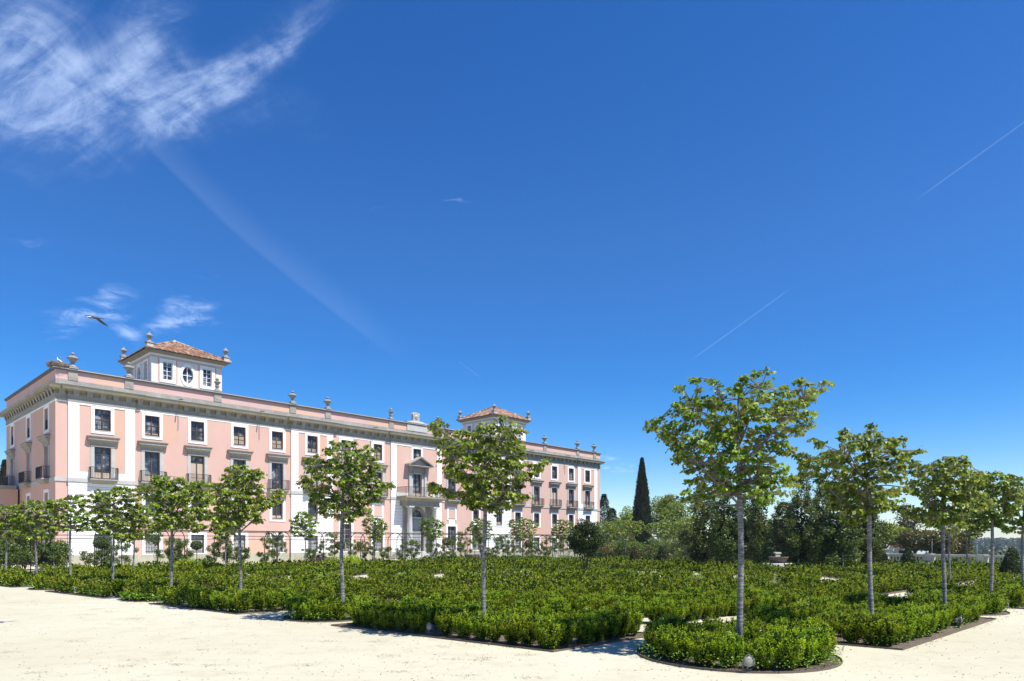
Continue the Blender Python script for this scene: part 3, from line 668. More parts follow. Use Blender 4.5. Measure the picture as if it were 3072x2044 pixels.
# steps
m = MB().use(STONEL)
for k in range(5):
    z1 = .89-.178*k; p = 2.15+.36*k; hw = 3.3+.33*k
    m.box(C0-hw, C0+hw, -p, -.33, -.2 if k == 4 else z1-.178-.02, z1)
m.build('entrance_steps', pal)
# --- turrets
def turret(u0, v0, w_, centre, nm):
    t = MB(); z0, z1 = 16.15, 21.55; hl = []
    ops = [(w_*.5-2.06, .475, 19.12, 21.0), (w_*.5+2.06, .475, 19.12, 21.0)]
    def side(M):
        # wall with rect holes for the two windows; the middle opening is cut as a polygonal ring
        hol = [(c-h, c+h, a, b) for c, h, a, b in ops]+[(w_/2-1.0, w_/2+1.0, 18.7, 21.2)]
        t.use(CREAM)
        A = sorted({0, w_} | {x for h in hol for x in h[:2]}); Z = sorted({z0, z1} | {x for h in hol for x in h[2:]})
        for i in range(len(A)-1):
            for j in range(len(Z)-1):
                ca, cz_ = (A[i]+A[i+1])/2, (Z[j]+Z[j+1])/2
                if any(h[0] < ca < h[1] and h[2] < cz_ < h[3] for h in hol): continue
                t.face([M(A[i], 0, Z[j]), M(A[i+1], 0, Z[j]), M(A[i+1], 0, Z[j+1]), M(A[i], 0, Z[j+1])])
        for c, h, a, b in ops:
            for q in (c-h, c+h): t.face([M(q, 0, a), M(q, -.3, a), M(q, -.3, b), M(q, 0, b)])
            for q in (a, b): t.face([M(c-h, 0, q), M(c+h, 0, q), M(c+h, -.3, q), M(c-h, -.3, q)])
        K = 32; oc, orr = (w_/2, 19.95), (.56, .87)
        def O(k, sc=1.0, p=0.0):
            a = 2*PI*k/K
            if centre == 'oval': return M(oc[0]+orr[0]*sc*math.cos(a), p, oc[1]+orr[1]*sc*math.sin(a))
            x, z = math.cos(a), math.sin(a); zz = 20.25+.6*sc*z if z > 0 else max(20.25+1.9*z*2, 19.1-(sc-1)*.6)
            xx = .6*sc*(x if z > 0 else max(-1, min(1, x*1.6)))
            return M(oc[0]+xx, p, zz)
        def sq(k):
            a = 2*PI*k/K; x, z = math.cos(a), math.sin(a); q = 1/max(abs(x), abs(z))
            return M(w_/2+1.0*x*q, 0, 19.95+1.25*z*q)
        for k in range(K):
            t.face([O(k), O(k+1), sq(k+1), sq(k)]); t.face([O(k), O(k+1), O(k+1, 1, -.3), O(k, 1, -.3)])
            t.use(WHITE); t.face([O(k, 1.02, .05), O(k+1, 1.02, .05), O(k+1, 1.42, .05), O(k, 1.42, .05)]); t.face([O(k, 1.42, .05), O(k+1, 1.42, .05), O(k+1, 1.42, 0), O(k, 1.42, 0)]); t.face([O(k, 1.02, .05), O(k+1, 1.02, .05), O(k+1, 1.02, -.02), O(k, 1.02, -.02)]); t.use(CREAM)
        for c, h, a, b in ops:      # pink recessed strip round a white surround
            t.use(PINK2)
            for x0, x1, y0, y1 in ((c-h-.5, c-h-.36, a-.3, b+.42), (c+h+.36, c+h+.5, a-.3, b+.42), (c-h-.36, c+h+.36, b+.3, b+.42)):
                t.face([M(x0, .012, y0), M(x1, .012, y0), M(x1, .012, y1), M(x0, .012, y1)])
            t.use(WHITE)
            for x0, x1, y0, y1 in ((c-h-.34, c-h, a-.32, b+.26), (c+h, c+h+.34, a-.32, b+.26), (c-h, c+h, b, b+.26), (c-h, c+h, a-.32, a)):
                P_ = [M(x0, 0.0, y0), M(x1, 0.0, y0), M(x1, .06, y0), M(x0, .06, y0), M(x0, 0.0, y1), M(x1, 0.0, y1), M(x1, .06, y1), M(x0, .06, y1)]
                t.mesh(P_, [(0, 3, 2, 1), (4, 5, 6, 7), (1, 2, 6, 5), (2, 3, 7, 6), (3, 0, 4, 7)])
    mf = lambda a, p, z: (u0+a, v0-p, z); ml = lambda a, p, z: (u0-p, v0+a, z); mr = lambda a, p, z: (u0+w_+p, v0+a, z)
    for M in (mf, ml, mr): side(M)
    t.use(CREAM); t.face([(u0, v0+w_, z0), (u0+w_, v0+w_, z0), (u0+w_, v0+w_, z1), (u0, v0+w_, z1)])
    to = t.build(nm, pal)
    # cornice
    c_ = MB()
    for mt, p, q, a, b in ((STONEL, .06, .06, 21.3, 21.5), (CREAM, .1, .22, 21.5, 21.66), (LICHEN, .3, .5, 21.66, 21.84), (LICHEN, .56, .6, 21.84, 21.95)):
        c_.use(mt); c_.frustum((u0-p, u0+w_+p, v0-p, v0+w_+p), (u0-q, u0+w_+q, v0-q, v0+w_+q), a, b)
    c_.build('cornice', to)
    # tiled pyramid roof of real half-round tiles
    r_ = MB().use(TILE); e = .72; H_ = 24.25-21.98; half = w_/2+e; cx_, cy_ = u0+w_/2, v0+w_/2; step = .235
    for k4 in range(4):
        Rm = Matrix.Rotation(k4*PI/2, 4, 'Z')
        def G(s_, d, dz=0.0): # s across, d distance from eave inward
            v_ = Rm @ Vector((s_, -half+d, 0)); return (cx_+v_[0], cy_+v_[1], 21.98+H_*d/half+dz)
        r_.cv = .3; r_.face([G(-half, 0), G(half, 0), G(0, half)])
        n = int(2*half/step); st_ = 2*half/n
        for i in range(n):
            sc_ = -half+(i+.5)*st_; dmax = half-abs(sc_); d = -.06; k = 0
            while d < dmax:
                d2_ = min(d+.42, dmax+.05); r_.cv = random.betavariate(1.6, 1.6); rr = st_*.42; lift = .045
                P_ = []
                for dd_, rs in ((d, 1.12), (d2_, .9)):
                    for q in range(5):
                        an = PI*q/4; P_.append(G(sc_-rr*rs*math.cos(an), dd_, rr*rs*math.sin(an)*.8+(lift if dd_ == d else .01)))
                r_.mesh(P_, [(q, q+1, 6+q, 5+q) for q in range(4)]+[(4, 3, 2, 1, 0)])
                d += .36; k += 1
        # hip tiles
        for k in range(int(half/.36)):
            a = k*.36; r_.cv = random.random(); p0 = Vector(G(-half+a, a, .1)); p1 = Vector(G(-half+a+.4, a+.4, .08)); r_.tube([p0, p1], [.13, .11], 6)
    r_.use(STONEL); r_.cv = .9; r_.lathe([(.2, 24.15), (.22, 24.3), (.12, 24.42), (.02, 24.5)], (cx_, cy_, 0), 10)
    r_.build('roof', to)
    for x in (-half+.42, half-.42):
        for y in (-half+.42, half-.42):
            b2 = MB().use(STONEL); b2.box(-.3, .3, -.3, .3, -.32, .12); b2.box(-.24, .24, -.24, .24, .12, .26); 
            uo = link('urn', UT, to, (cx_+x, cy_+y, 22.62)); b2.build('urn_base', to, (cx_+x, cy_+y, 22.28))
    # sashes
    def bars_w(h, a, b, nz):
        mb = MB().use(WPAINT); y0, y1 = .16, .22
        mb.box(-h, -h+.05, y0, y1, a, b); mb.box(h-.05, h, y0, y1, a, b); mb.box(-h+.05, h-.05, y0, y1, a, a+.06); mb.box(-h+.05, h-.05, y0, y1, b-.06, b); mb.box(-.03, .03, y0, y1, a+.06, b-.06)
        for k in range(1, nz): z = a+(b-a)*k/nz; mb.box(-h+.05, -.03, y0, y1, z-.02, z+.02); mb.box(.03, h-.05, y0, y1, z-.02, z+.02)
        mb.use(GLASS); mb.face([(-h, .2, a), (h, .2, a), (h, .2, b), (-h, .2, b)]); return mb
    wm = bars_w(.475, 19.12, 21.0, 4).me('window')
    om = MB().use(GLASS); om.face([(-.6, .24, 19.0), (.6, .24, 19.0), (.6, .24, 20.9), (-.6, .24, 20.9)]); om.use(WPAINT); om.box(-.04, .04, .17, .22, 19.0, 20.9)
    for z in ((19.95,) if centre == 'oval' else (19.7, 20.25)): om.box(-.6, -.04, .17, .22, z-.035, z+.035); om.box(.04, .6, .17, .22, z-.035, z+.035)
    om = om.me('window')
    for (bx_, by_, rz) in ((u0, v0, 0), (u0, v0+w_, -PI/2), (u0+w_, v0, PI/2)):
        for c in (w_*.5-2.06, w_*.5+2.06, w_*.5):
            dx_, dy_ = math.cos(rz)*c, math.sin(rz)*c
            link('round_window' if (c == w_*.5 and centre == 'oval') else 'arched_window' if c == w_*.5 else 'window', om if c == w_*.5 else wm, to, (bx_+dx_, by_+dy_, 0), rz)
turret(10.2, 7.65, 7.33, 'oval', 'turret'); turret(60.4, 7.65, 7.33, 'arch', 'turret')
m = MB().use(STONE); m.box(17.6, 18.6, 2.5, 3.3, 16.1, 17.3); m.box(17.5, 18.7, 2.4, 3.4, 17.3, 17.38); m.build('chimney', pal)
# --- low side wing on the left with terrace
wg = tag(None or empty('side_wing', (PX, PY, 0), TH), 'low pink side wing with iron railed terrace at the left end of the palace', 'building')
m = MB(); WZ = 7.2; wv0 = 13.2
whole = [(-3.6, -2.3, 4.3, 6.1), (-3.6, -2.3, .95, 2.75), (-8.6, -7.3, 4.3, 6.1), (-8.6, -7.3, .95, 2.75)]
Mw = lambda a, p, z: (a, wv0-p, z)
wall(m, Mw, -16, -.17, 0, WZ, whole, PINK); m.use(PINK); m.box(-16, -.17, wv0+.35, wv0+6, 0, WZ-.01); m.build('wall', wg)
m = MB().use(STONE); m.box(-16.1, -.3, wv0-.14, wv0+6.1, WZ, WZ+.34); m.build('terrace_slab', wg)
m = MB().use(IRON); y_ = wv0-.02
for z in (7.62, 8.55): m.box(-16, -.8, y_-.02, y_+.02, z-.02, z+.02)
x = -16
while x < -.8: m.box(x-.014, x+.014, y_-.014, y_+.014, 7.54, 8.53); x += .15
m.build('railing', wg)
for h in whole:
    c = (h[0]+h[1])/2; s = MB().use(WHITE); frame4(s, .65, h[2], h[3], .3, .05); f_ = s.build('window', wg, (c, wv0, 0)); sash(.65, h[2], h[3], (h[2]+.9,)).build('sash', f_, (0, 0, 0)); pane(.65, h[2], h[3]).build('pane', f_, (0, 0, 0))
# far annex behind the right end
an = empty('annex', (PX, PY, 0), TH, 'small white annex with grey mansard roof at the right end of the palace', 'building')
m = MB().use(WHITE); m.box(LEN+.3, LEN+4.2, 6, 14, 0, 5.6); m.build('wall', an)
m = MB().use(STONEL); m.box(LEN+.2, LEN+4.5, 5.7, 14.3, 5.6, 5.85); m.build('cornice', an)
m = MB().use(LEAD); m.frustum((LEN+.3, LEN+4.3, 5.9, 14.1), (LEN+1.0, LEN+3.6, 6.6, 13.4), 5.85, 7.4); m.use(WHITE); m.box(LEN+1.6, LEN+2.9, 5.9, 6.6, 6.0, 7.1); m.build('mansard_roof', an)
# ================================================================== GARDEN FRAME
CX, CY = 4.19, 9.73
E1 = (.724, .69); E2 = (-.79, .613)
def G(i, j, z=0): return (CX+i*E1[0]+j*E2[0], CY+i*E1[1]+j*E2[1], z)
def perp(x, y): return (x-PX)*NX+(y-PY)*NY          # distance in front of the palace
def proj(x, y, z=0): return 1536+F*x/max(y, .1), HZ-F*(z-CAMH)/max(y, .1)
# ------------------------------------------------------------------ ground
def terrain(x, y):
    i = ((x-CX)*.613+(y-CY)*.79)/.989
    d = np.maximum(0, i-57); z = -11*np.clip(d/60, 0, 1)**1.2
    far = np.sqrt(x*x+y*y); z = z+np.clip((far-330)/700, 0, 1)**1.3*11*np.clip((x/np.maximum(far, 1)+.1)*2, 0, 1)
    return z
gx = np.concatenate([np.linspace(-1500, -130, 12), np.linspace(-110, 130, 49), np.linspace(150, 1800, 34)]); gy = np.concatenate([np.linspace(-300, -20, 5), np.linspace(-10, 150, 33), np.linspace(160, 2600, 50)])
XX, YY = np.meshgrid(gx, gy); ZZ = terrain(XX, YY); nx_, ny_ = len(gx), len(gy)
me = bpy.data.meshes.new('ground'); idx = np.arange(nx_*ny_).reshape(ny_, nx_)
me.from_pydata(np.stack([XX, YY, ZZ], -1).reshape(-1, 3).tolist(), [], np.stack([idx[:-1, :-1], idx[:-1, 1:], idx[1:, 1:], idx[1:, :-1]], -1).reshape(-1, 4).tolist())
def groundf(t, b):
    gravelf(t, b)
    ge = t.node('ShaderNodeNewGeometry'); s_ = t.node('ShaderNodeSeparateXYZ'); t.put(s_.inputs[0], ge.outputs['Position'])
    ii = t.math('ADD', t.math('MULTIPLY', s_.outputs[0], .62), t.math('MULTIPLY', s_.outputs[1], .8))
    g = t.math('MAXIMUM', t.smooth(ii, 66, 68), t.smooth(s_.outputs[1], 175, 185))
    c0 = b.inputs['Base Color'].links[0].from_socket
    t.put(b.inputs['Base Color'], t.mix(g, c0, t.ramp(t.noise(ge.outputs['Position'], .05, 6, .7), [(.35, (.035, .06, .02)), (.65, (.10, .11, .05))])))
me.materials.append(mat('pale_gravel_ground', groundf)); tag(link('ground', me), kind='structure')
def sheet(name, pts, z, mt, kind='structure'):
    m_ = MB().use(mt); m_.face([(p[0], p[1], z) for p in pts]); return tag(m_.build(name), kind=kind)
# ------------------------------------------------------------------ beds
def rect(i0, i1, j0, j1): return [G(i0, j0), G(i1, j0), G(i1, j1), G(i0, j1)]
def circ(i, j, r, n=40, sq=0):
    c = G(i, j); return [(c[0]+r*math.cos(2*PI*k/n), c[1]+r*math.sin(2*PI*k/n)) for k in range(n)]
beds = []      # (polygon, kind)
corner_bed = circ(1.75, 1.9, 1.72)
beds.append((corner_bed, 'corner'))
J = [(4.35, 10.8), (14.9, 20.2), (24.1, 29.3), (33.2, 38.4), (42, 46)]
I = [(4.2, 11.6), (15.4, 20.8), (24.6, 30.0), (33.8, 39.2), (43, 48.4), (52, 56)]
for k, (a, b) in enumerate(J): beds.append((rect(0, 3.35, a, b), 'left'))
for jj in (12.55, 22.1, 31.2, 40.2): beds.append((circ(1.25, jj, 1.25), 'leftround'))
for a, b in I: beds.append((rect(a, b, 0, 3.35), 'right'))
for ii in (13.5, 22.7, 31.9, 41.1): beds.append((circ(ii, 1.3, 1.25), 'rightround'))
cuts = [(4.9, 11.9), (13.0, 20.7), (21.8, 29.6), (30.7, 38.4), (39.5, 47.2), (48.3, 55.8)]
def inside(p, poly):
    c = False; n = len(poly); x, y = p[0], p[1]
    for i in range(n):
        a, b = poly[i], poly[(i+1) % n]
        if (a[1] > y) != (b[1] > y) and x < (b[0]-a[0])*(y-a[1])/(b[1]-a[1])+a[0]: c = not c
    return c
def inset(poly, d):
    n = len(poly); out_ = []
    cx_ = sum(p[0] for p in poly)/n; cy_ = sum(p[1] for p in poly)/n
    for i in range(n):
        a, b, c = poly[i-1], poly[i], poly[(i+1) % n]
        def nrm(p, q):
            dx, dy = q[0]-p[0], q[1]-p[1]; l = math.hypot(dx, dy); nx, ny = -dy/l, dx/l
            if (cx_-p[0])*nx+(cy_-p[1])*ny < 0: nx, ny = -nx, -ny
            return nx, ny
        n1, n2_ = nrm(a, b), nrm(b, c); s_ = 1+n1[0]*n2_[0]+n1[1]*n2_[1]
        out_.append((b[0]+d*(n1[0]+n2_[0])/s_, b[1]+d*(n1[1]+n2_[1])/s_))
    return out_
def along(poly, step, jit=.04):
    pts = []; n = len(poly); acc = 0
    for i in range(n):
        a, b = poly[i], poly[(i+1) % n]; L = math.hypot(b[0]-a[0], b[1]-a[1]); t = acc
        while t < L:
            pts.append((a[0]+(b[0]-a[0])*t/L+random.gauss(0, jit), a[1]+(b[1]-a[1])*t/L+random.gauss(0, jit))); t += step
        acc = t-L
    return pts
def visible(x, y, mar=1.2):
    return y > 5 and -0.76*y-mar*1.5 < x < .76*y+mar*1.5
def allowed(x, y):
    if perp(x, y) < (17.2 if proj(x, y)[0] < 1720 else 10): return False
    i = ((x-CX)*.613+(y-CY)*.79)/.989; j = ((y-CY)*.724-(x-CX)*.69)/.989
    if i > 46 and j > 14.5: return False
    if i > 56: return False
    return visible(x, y)
shr = []; soils = MB().use(SOIL); covpts = []
edging = []
for poly, kd in beds:
    cxx = sum(p[0] for p in poly)/len(poly); cyy = sum(p[1] for p in poly)/len(poly)
    if not any(allowed(*p[:2]) for p in poly+[(cxx, cyy)]): continue
    pl = [(p[0], p[1]) for p in poly]
    tot_i = ((cxx-CX)*.613+(cyy-CY)*.79)/.989; tot_j = ((cyy-CY)*.724-(cxx-CX)*.69)/.989
    if perp(cxx, cyy) < (15 if proj(cxx, cyy)[0] < 1720 else 8): continue
    soils.face([(p[0], p[1], .006) for p in pl]); edging.append((pl, kd, cyy))
    if kd == 'corner':
        rings = [(.42, .46), ]
        for d_, st_, f_ in ((.36, .42, 1.04), (1.0, .46, .88)):
            for q in along(inset(pl, d_), st_): shr.append((q[0], q[1], kd, f_))
    elif kd in ('leftround', 'rightround'):
        for q in along(inset(pl, .3), .38): shr.append((q[0], q[1], kd, .98))
    elif kd in ('left', 'right'):
        for q in along(inset(pl, .34), .43): shr.append((q[0], q[1], kd, 1.06))
        for q in along(inset(pl, 1.3), .45): shr.append((q[0], q[1], kd+'in', .92))
    else:
        for d in (.4, .95, 2.3, 2.85): 
            for q in along(inset(pl, d), .47): shr.append((q[0], q[1], kd, .93))
    ar_ = [p for p in [(random.uniform(min(a[0] for a in pl), max(a[0] for a in pl)), random.uniform(min(a[1] for a in pl), max(a[1] for a in pl))) for _ in range(4000 if kd == 'inner' else 2600)] if inside(p, pl) and allowed(*p)]
    covpts += [(p[0], p[1], kd) for p in ar_]
# inner parterre: hedge rings and gravel ring paths centred on the round evergreen
RC = (4.2, 38.6); PATHS = [4.6, 8.7, 12.8, 16.6, 21.0, 25.6, 30.4]
def gi(x, y): return ((x-CX)*.613+(y-CY)*.79)/.989, ((y-CY)*.724-(x-CX)*.69)/.989
def inner(x, y, m_=0): i, j = gi(x, y); return i > 4.9+m_ and j > 4.9+m_ and i < 56
soils.face([(*p[:2], .006) for p in (G(4.9, 4.9), G(58, 4.9), G(58, 52), G(4.9, 52))])
tag(soils.build('bed_soil'), kind='structure')
pth = MB().use(GRAVEL)
for r0 in PATHS:
    K = int(r0*14)
    for k in range(K):
        a0, a1 = 2*PI*k/K, 2*PI*(k+1)/K; mx_, my_ = RC[0]+r0*math.cos(a0), RC[1]+r0*math.sin(a0)
        if inner(mx_, my_, -.2) and perp(mx_, my_) > 16: pth.face([(RC[0]+r*math.cos(a), RC[1]+r*math.sin(a), .012) for r, a in ((r0-.7, a0), (r0+.7, a0), (r0+.7, a1), (r0-.7, a1))])
tag(pth.build('ring_path'), kind='structure')
bands = []
for k, r0 in enumerate(PATHS):
    bands += [(r0+1.0, .80)]
    r1 = PATHS[k+1] if k+1 < len(PATHS) else r0+4.4
    bands += [(r1-1.0, 1.22)]
for r0, f_ in bands+[(2.2, .9), (2.6, .9)]:
    K = int(2*PI*r0/.45)
    for k in range(K):
        a = 2*PI*k/K; x = RC[0]+r0*math.cos(a)+random.gauss(0, .035); y = RC[1]+r0*math.sin(a)+random.gauss(0, .035)
        an = (a*8/(2*PI)+.2) % 1.0; 
        if min(an, 1-an)*2*PI/8*r0 < .5 and int(a*8/(2*PI)) % 2 == 0: continue
        if inner(x, y, .5): shr.append((x, y, 'inner', f_*random.uniform(.95, 1.04)))
for a, b in ((G(5.25, 5.25), G(5.25, 46)), (G(5.25, 5.25), G(56, 5.25)), (G(6.4, 6.4), G(6.4, 46)), (G(6.4, 6.4), G(56, 6.4))):
    L = math.hypot(b[0]-a[0], b[1]-a[1]); K = int(L/.41)
    for k in range(K): shr.append((a[0]+(b[0]-a[0])*k/K+random.gauss(0, .035), a[1]+(b[1]-a[1])*k/K+random.gauss(0, .035), 'inner', 1.0))
for _ in range(52000):
    y = random.uniform(15, 62); x = random.uniform(-.8, .8)*y; r = math.hypot(x-RC[0], y-RC[1])
    if inner(x, y, .8) and allowed(x, y) and min(abs(r-p) for p in PATHS) > 1.15: covpts.append((x, y, 'inner'))
LAMPS = [(2246, 10.42), (1288, 14.62), (880, 17.75), (576, 21.5), (385, 24.2), (224, 26.7), (101, 29.8), (2, 32.1), (2883, 15.9), (3022, 19.7)]
shr = [s_ for s_ in shr if allowed(s_[0], s_[1]) and all(math.hypot(s_[0]-(a-1536)/F*b, s_[1]-b) > .27 for a, b in LAMPS)]
# edging strips, one object per bed
for pl, kd, cyy in edging:
    if cyy > 40: continue
    m_ = MB().use(EDGE); n = len(pl); pin = inset(pl, .012)
    z1 = .035
    for k in range(n):
        a, b, c, d = pl[k], pl[(k+1) % n], pin[(k+1) % n], pin[k]
        m_.face([(a[0], a[1], 0), (b[0], b[1], 0), (b[0], b[1], z1), (a[0], a[1], z1)]); m_.face([(d[0], d[1], 0), (c[0], c[1], 0), (c[0], c[1], z1), (d[0], d[1], z1)])
        m_.face([(a[0], a[1], z1), (b[0], b[1], z1), (c[0], c[1], z1), (d[0], d[1], z1)])
    o = m_.build('bed_edging')
    where = {'corner': 'thin dark steel edging ring round the rounded corner bed with the nearest tree', 'left': 'thin dark steel edging of a straight hedge bed on the left gravel edge', 'leftround': 'thin dark steel edging of a small round bed on the left gravel edge',
             'right': 'thin dark steel edging of a straight hedge bed on the right gravel edge', 'rightround': 'thin dark steel edging of a small round bed on the right gravel edge', 'inner': 'thin dark steel edging of an inner hedge bed in the parterre'}[kd]
    tag(o, where, 'edging', 'steel edging strips of the parterre beds')
# ------------------------------------------------------------------ box shrubs
def shrub_cloud(c, ox, oy, H, Rr, nt, nl, L, g, simple=False, br=0.0):
    """upright twigs fanning from the foot, leaves in whorls on their outer ends"""
    th = g.uniform(0, 2*PI, nt); rad = np.sqrt(g.uniform(0.02, 1, nt)); hh = H*(1.0-.30*rad**2)*g.uniform(.80, 1.1, nt); low = g.random(nt) < .42
    hh = np.where(low, H*g.uniform(.25, .8, nt), hh); rr = np.where(low, Rr*g.uniform(.82, 1.02, nt)*(.52+.52*(hh/H)), Rr*rad*.98)
    tip = np.stack([ox+rr*np.cos(th), oy+rr*np.sin(th), hh], 1)
    foot = np.stack([ox+rr*.35*np.cos(th), oy+rr*.35*np.sin(th), hh*.15], 1)
    ax = unit(unit(tip-foot)+np.array([0, 0, .8]))
    seg = .30*H
    t = g.uniform(0, 1, (nt, nl)); P = tip[:, None]-ax[:, None]*(t[..., None]*seg)
    P = P.reshape(-1, 3); A_ = np.repeat(ax, nl, 0); r = rdir(nt*nl, g); D = unit(A_*.95+r*.9); N = unit(A_*.4+rdir(nt*nl, g))
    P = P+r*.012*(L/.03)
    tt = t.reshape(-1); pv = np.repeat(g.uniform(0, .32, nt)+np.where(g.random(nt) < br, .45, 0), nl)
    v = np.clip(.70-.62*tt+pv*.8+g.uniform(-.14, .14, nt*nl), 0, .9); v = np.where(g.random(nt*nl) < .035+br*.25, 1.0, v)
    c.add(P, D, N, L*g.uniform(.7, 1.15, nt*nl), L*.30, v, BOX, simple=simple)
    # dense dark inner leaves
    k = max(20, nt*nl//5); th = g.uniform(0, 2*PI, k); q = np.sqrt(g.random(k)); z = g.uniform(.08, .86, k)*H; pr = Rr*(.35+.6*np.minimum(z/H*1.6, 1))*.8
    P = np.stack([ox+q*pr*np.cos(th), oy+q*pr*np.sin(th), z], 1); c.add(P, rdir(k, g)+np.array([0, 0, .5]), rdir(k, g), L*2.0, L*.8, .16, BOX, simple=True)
g0 = np.random.default_rng(3); NV = 7
near_me = []
for k in range(NV):
    c = Cloud(); shrub_cloud(c, 0, 0, .60*g0.uniform(.92, 1.08), .25*g0.uniform(.92, 1.1), 230, 17, .026, g0, br=.05+.12*g0.random()); near_me.append(c.me('box_shrub'))
mid_me = []
for k in range(NV):
    c = Cloud(); shrub_cloud(c, 0, 0, .59*g0.uniform(.92, 1.08), .26*g0.uniform(.92, 1.1), 150, 13, .033, g0, True, br=.05+.12*g0.random()); mid_me.append(c.me('box_shrub'))
shr.sort(key=lambda s_: s_[1])
far = Cloud(); far_list = shr[300:]
LAB = {'corner': ('upright twiggy box shrub in the rounded corner bed round the nearest tree', 'box shrubs in the rounded corner bed'),
       'left': ('twiggy green box shrub in the outer hedge along the left gravel edge', 'box shrubs in the hedge along the left gravel edge'), 'leftin': ('box shrub in the second hedge row behind the left gravel edge', 'box shrubs in the second row behind the left edge'),
       'right': ('twiggy green box shrub in the outer hedge along the right gravel edge', 'box shrubs in the hedge along the right gravel edge'), 'rightin': ('box shrub in the second hedge row behind the right gravel edge', 'box shrubs in the second row behind the right edge'),
       'leftround': ('box shrub in the small round bed on the left gravel edge', 'box shrubs of the small round bed on the left edge'), 'rightround': ('box shrub in the small round bed on the right gravel edge', 'box shrubs of the small round bed on the right edge'),
       'inner': ('box shrub in the inner hedges behind the nearest tree', 'box shrubs of the inner hedges behind the nearest tree')}
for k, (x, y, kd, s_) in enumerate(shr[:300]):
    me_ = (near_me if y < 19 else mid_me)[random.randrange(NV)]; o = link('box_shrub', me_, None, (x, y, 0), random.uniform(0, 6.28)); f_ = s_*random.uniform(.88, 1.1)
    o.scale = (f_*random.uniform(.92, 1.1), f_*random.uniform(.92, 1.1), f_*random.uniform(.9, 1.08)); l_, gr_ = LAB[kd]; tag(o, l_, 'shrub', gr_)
base = []
for q, (nt, nl, L) in enumerate(((95, 7, .044), (60, 6, .056), (34, 5, .080))):
    for k in range(4):
        c = Cloud(); shrub_cloud(c, 0, 0, .57, .27, nt, nl, L, g0, True, br=.1); base.append((q, np.concatenate(c.V), np.concatenate(c.Q), np.concatenate(c.A)))
far.mats = [BOX]
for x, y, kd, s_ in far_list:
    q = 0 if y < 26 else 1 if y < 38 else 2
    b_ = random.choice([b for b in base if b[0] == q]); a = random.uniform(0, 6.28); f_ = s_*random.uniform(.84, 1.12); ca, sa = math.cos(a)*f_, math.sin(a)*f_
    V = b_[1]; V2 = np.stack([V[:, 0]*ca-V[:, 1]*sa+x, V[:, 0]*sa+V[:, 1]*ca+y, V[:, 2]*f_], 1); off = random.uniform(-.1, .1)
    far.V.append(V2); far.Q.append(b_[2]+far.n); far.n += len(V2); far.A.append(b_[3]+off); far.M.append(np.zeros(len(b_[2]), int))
tag(link('box_hedges', far.me('box_hedges')), 'mass of low box hedges filling the parterre beds', 'hedges', kind='stuff')
print('shrubs', len(shr), 'cover', len(covpts))
# ------------------------------------------------------------------ ground cover between hedges
cp = np.array([(a, b) for a, b, k in covpts]); kk = [k for a, b, k in covpts]
dens = np.array([.5+.5*math.sin(a*.43+1.3*math.sin(b*.31)) for a, b in cp]); keep = (rng.random(len(cp)) < (.25+.75*dens)); cp = cp[keep]
dist = cp[:, 1]
c = Cloud(); rep = 3
P0 = np.repeat(cp, rep, 0); n = len(P0); P = np.concatenate([P0+rng.normal(0, .07, (n, 2)), np.where(P0[:, 1:2] > 20, .28, .25)*rng.uniform(.2, 1, (n, 1))], 1)
D = rdir(n)*np.array([1, 1, .4])+np.array([0, 0, .25]); N = rdir(n)*.5+np.array([0, 0, 1.]); sz = np.where(P[:, 1] < 20, .042, np.where(P[:, 1] < 32, .085, .12))
c.add(P, D, N, sz*rng.uniform(.7, 1.2, n), sz*.36, rng.uniform(0, 1, n), COVER, simple=True)
tag(link('ground_cover', c.me('ground_cover')), 'bright green leafy ground cover between the box hedges', 'ground cover', kind='stuff')
c = Cloud(); sel = cp[rng.random(len(cp)) < .0035]; n = len(sel); Pf = np.concatenate([sel, rng.uniform(.4, .56, (n, 1))], 1)
for a in range(5):
    an = a*2*PI/5; d = np.stack([np.full(n, math.cos(an)), np.full(n, math.sin(an)), np.full(n, .25)], 1); c.add(Pf, d, np.tile([0, 0, 1.], (n, 1)), .028, .011, .5, FLOW, simple=True)
tag(link('flowers', c.me('flowers')), 'tiny white and pale violet flowers scattered between the hedges', 'flowers', kind='stuff')
# litter and pebbles on the gravel
n = 2600; q = rng.random(n)**1.6; Y = 7.5+q*26; X = rng.uniform(-.8, .8, n)*Y
i_ = ((X-CX)*.613+(Y-CY)*.79)/.989; j_ = ((Y-CY)*.724-(X-CX)*.69)/.989; ok = (i_ < .1) | (j_ < .1)
P = np.stack([X, Y, np.full(n, .008)], 1)[ok]; n = len(P); c = Cloud()
D = rdir(n)*np.array([1, 1, .12]); c.add(P, D, np.tile([0, 0, 1.], (n, 1))+rdir(n)*.4, rng.uniform(.012, .05, n), .008, rng.random(n), LITTER, simple=False)
for k in range(110):   # small matted tufts of dry grass
    y = 8+random.random()**1.5*18; x = random.uniform(-.78, .3)*y
    i2 = ((x-CX)*.613+(y-CY)*.79)/.989; j2 = ((y-CY)*.724-(x-CX)*.69)/.989
    if not (i2 < -.3 or j2 < -.3): continue
    m_ = 60; P = np.stack([rng.normal(x, .12, m_), rng.normal(y, .07, m_), np.full(m_, .006)], 1); c.add(P, rdir(m_)*np.array([1, 1, .15]), np.tile([0, 0, 1.], (m_, 1)), rng.uniform(.02, .07, m_), .004, rng.uniform(.2, .7, m_), LITTER, simple=True)
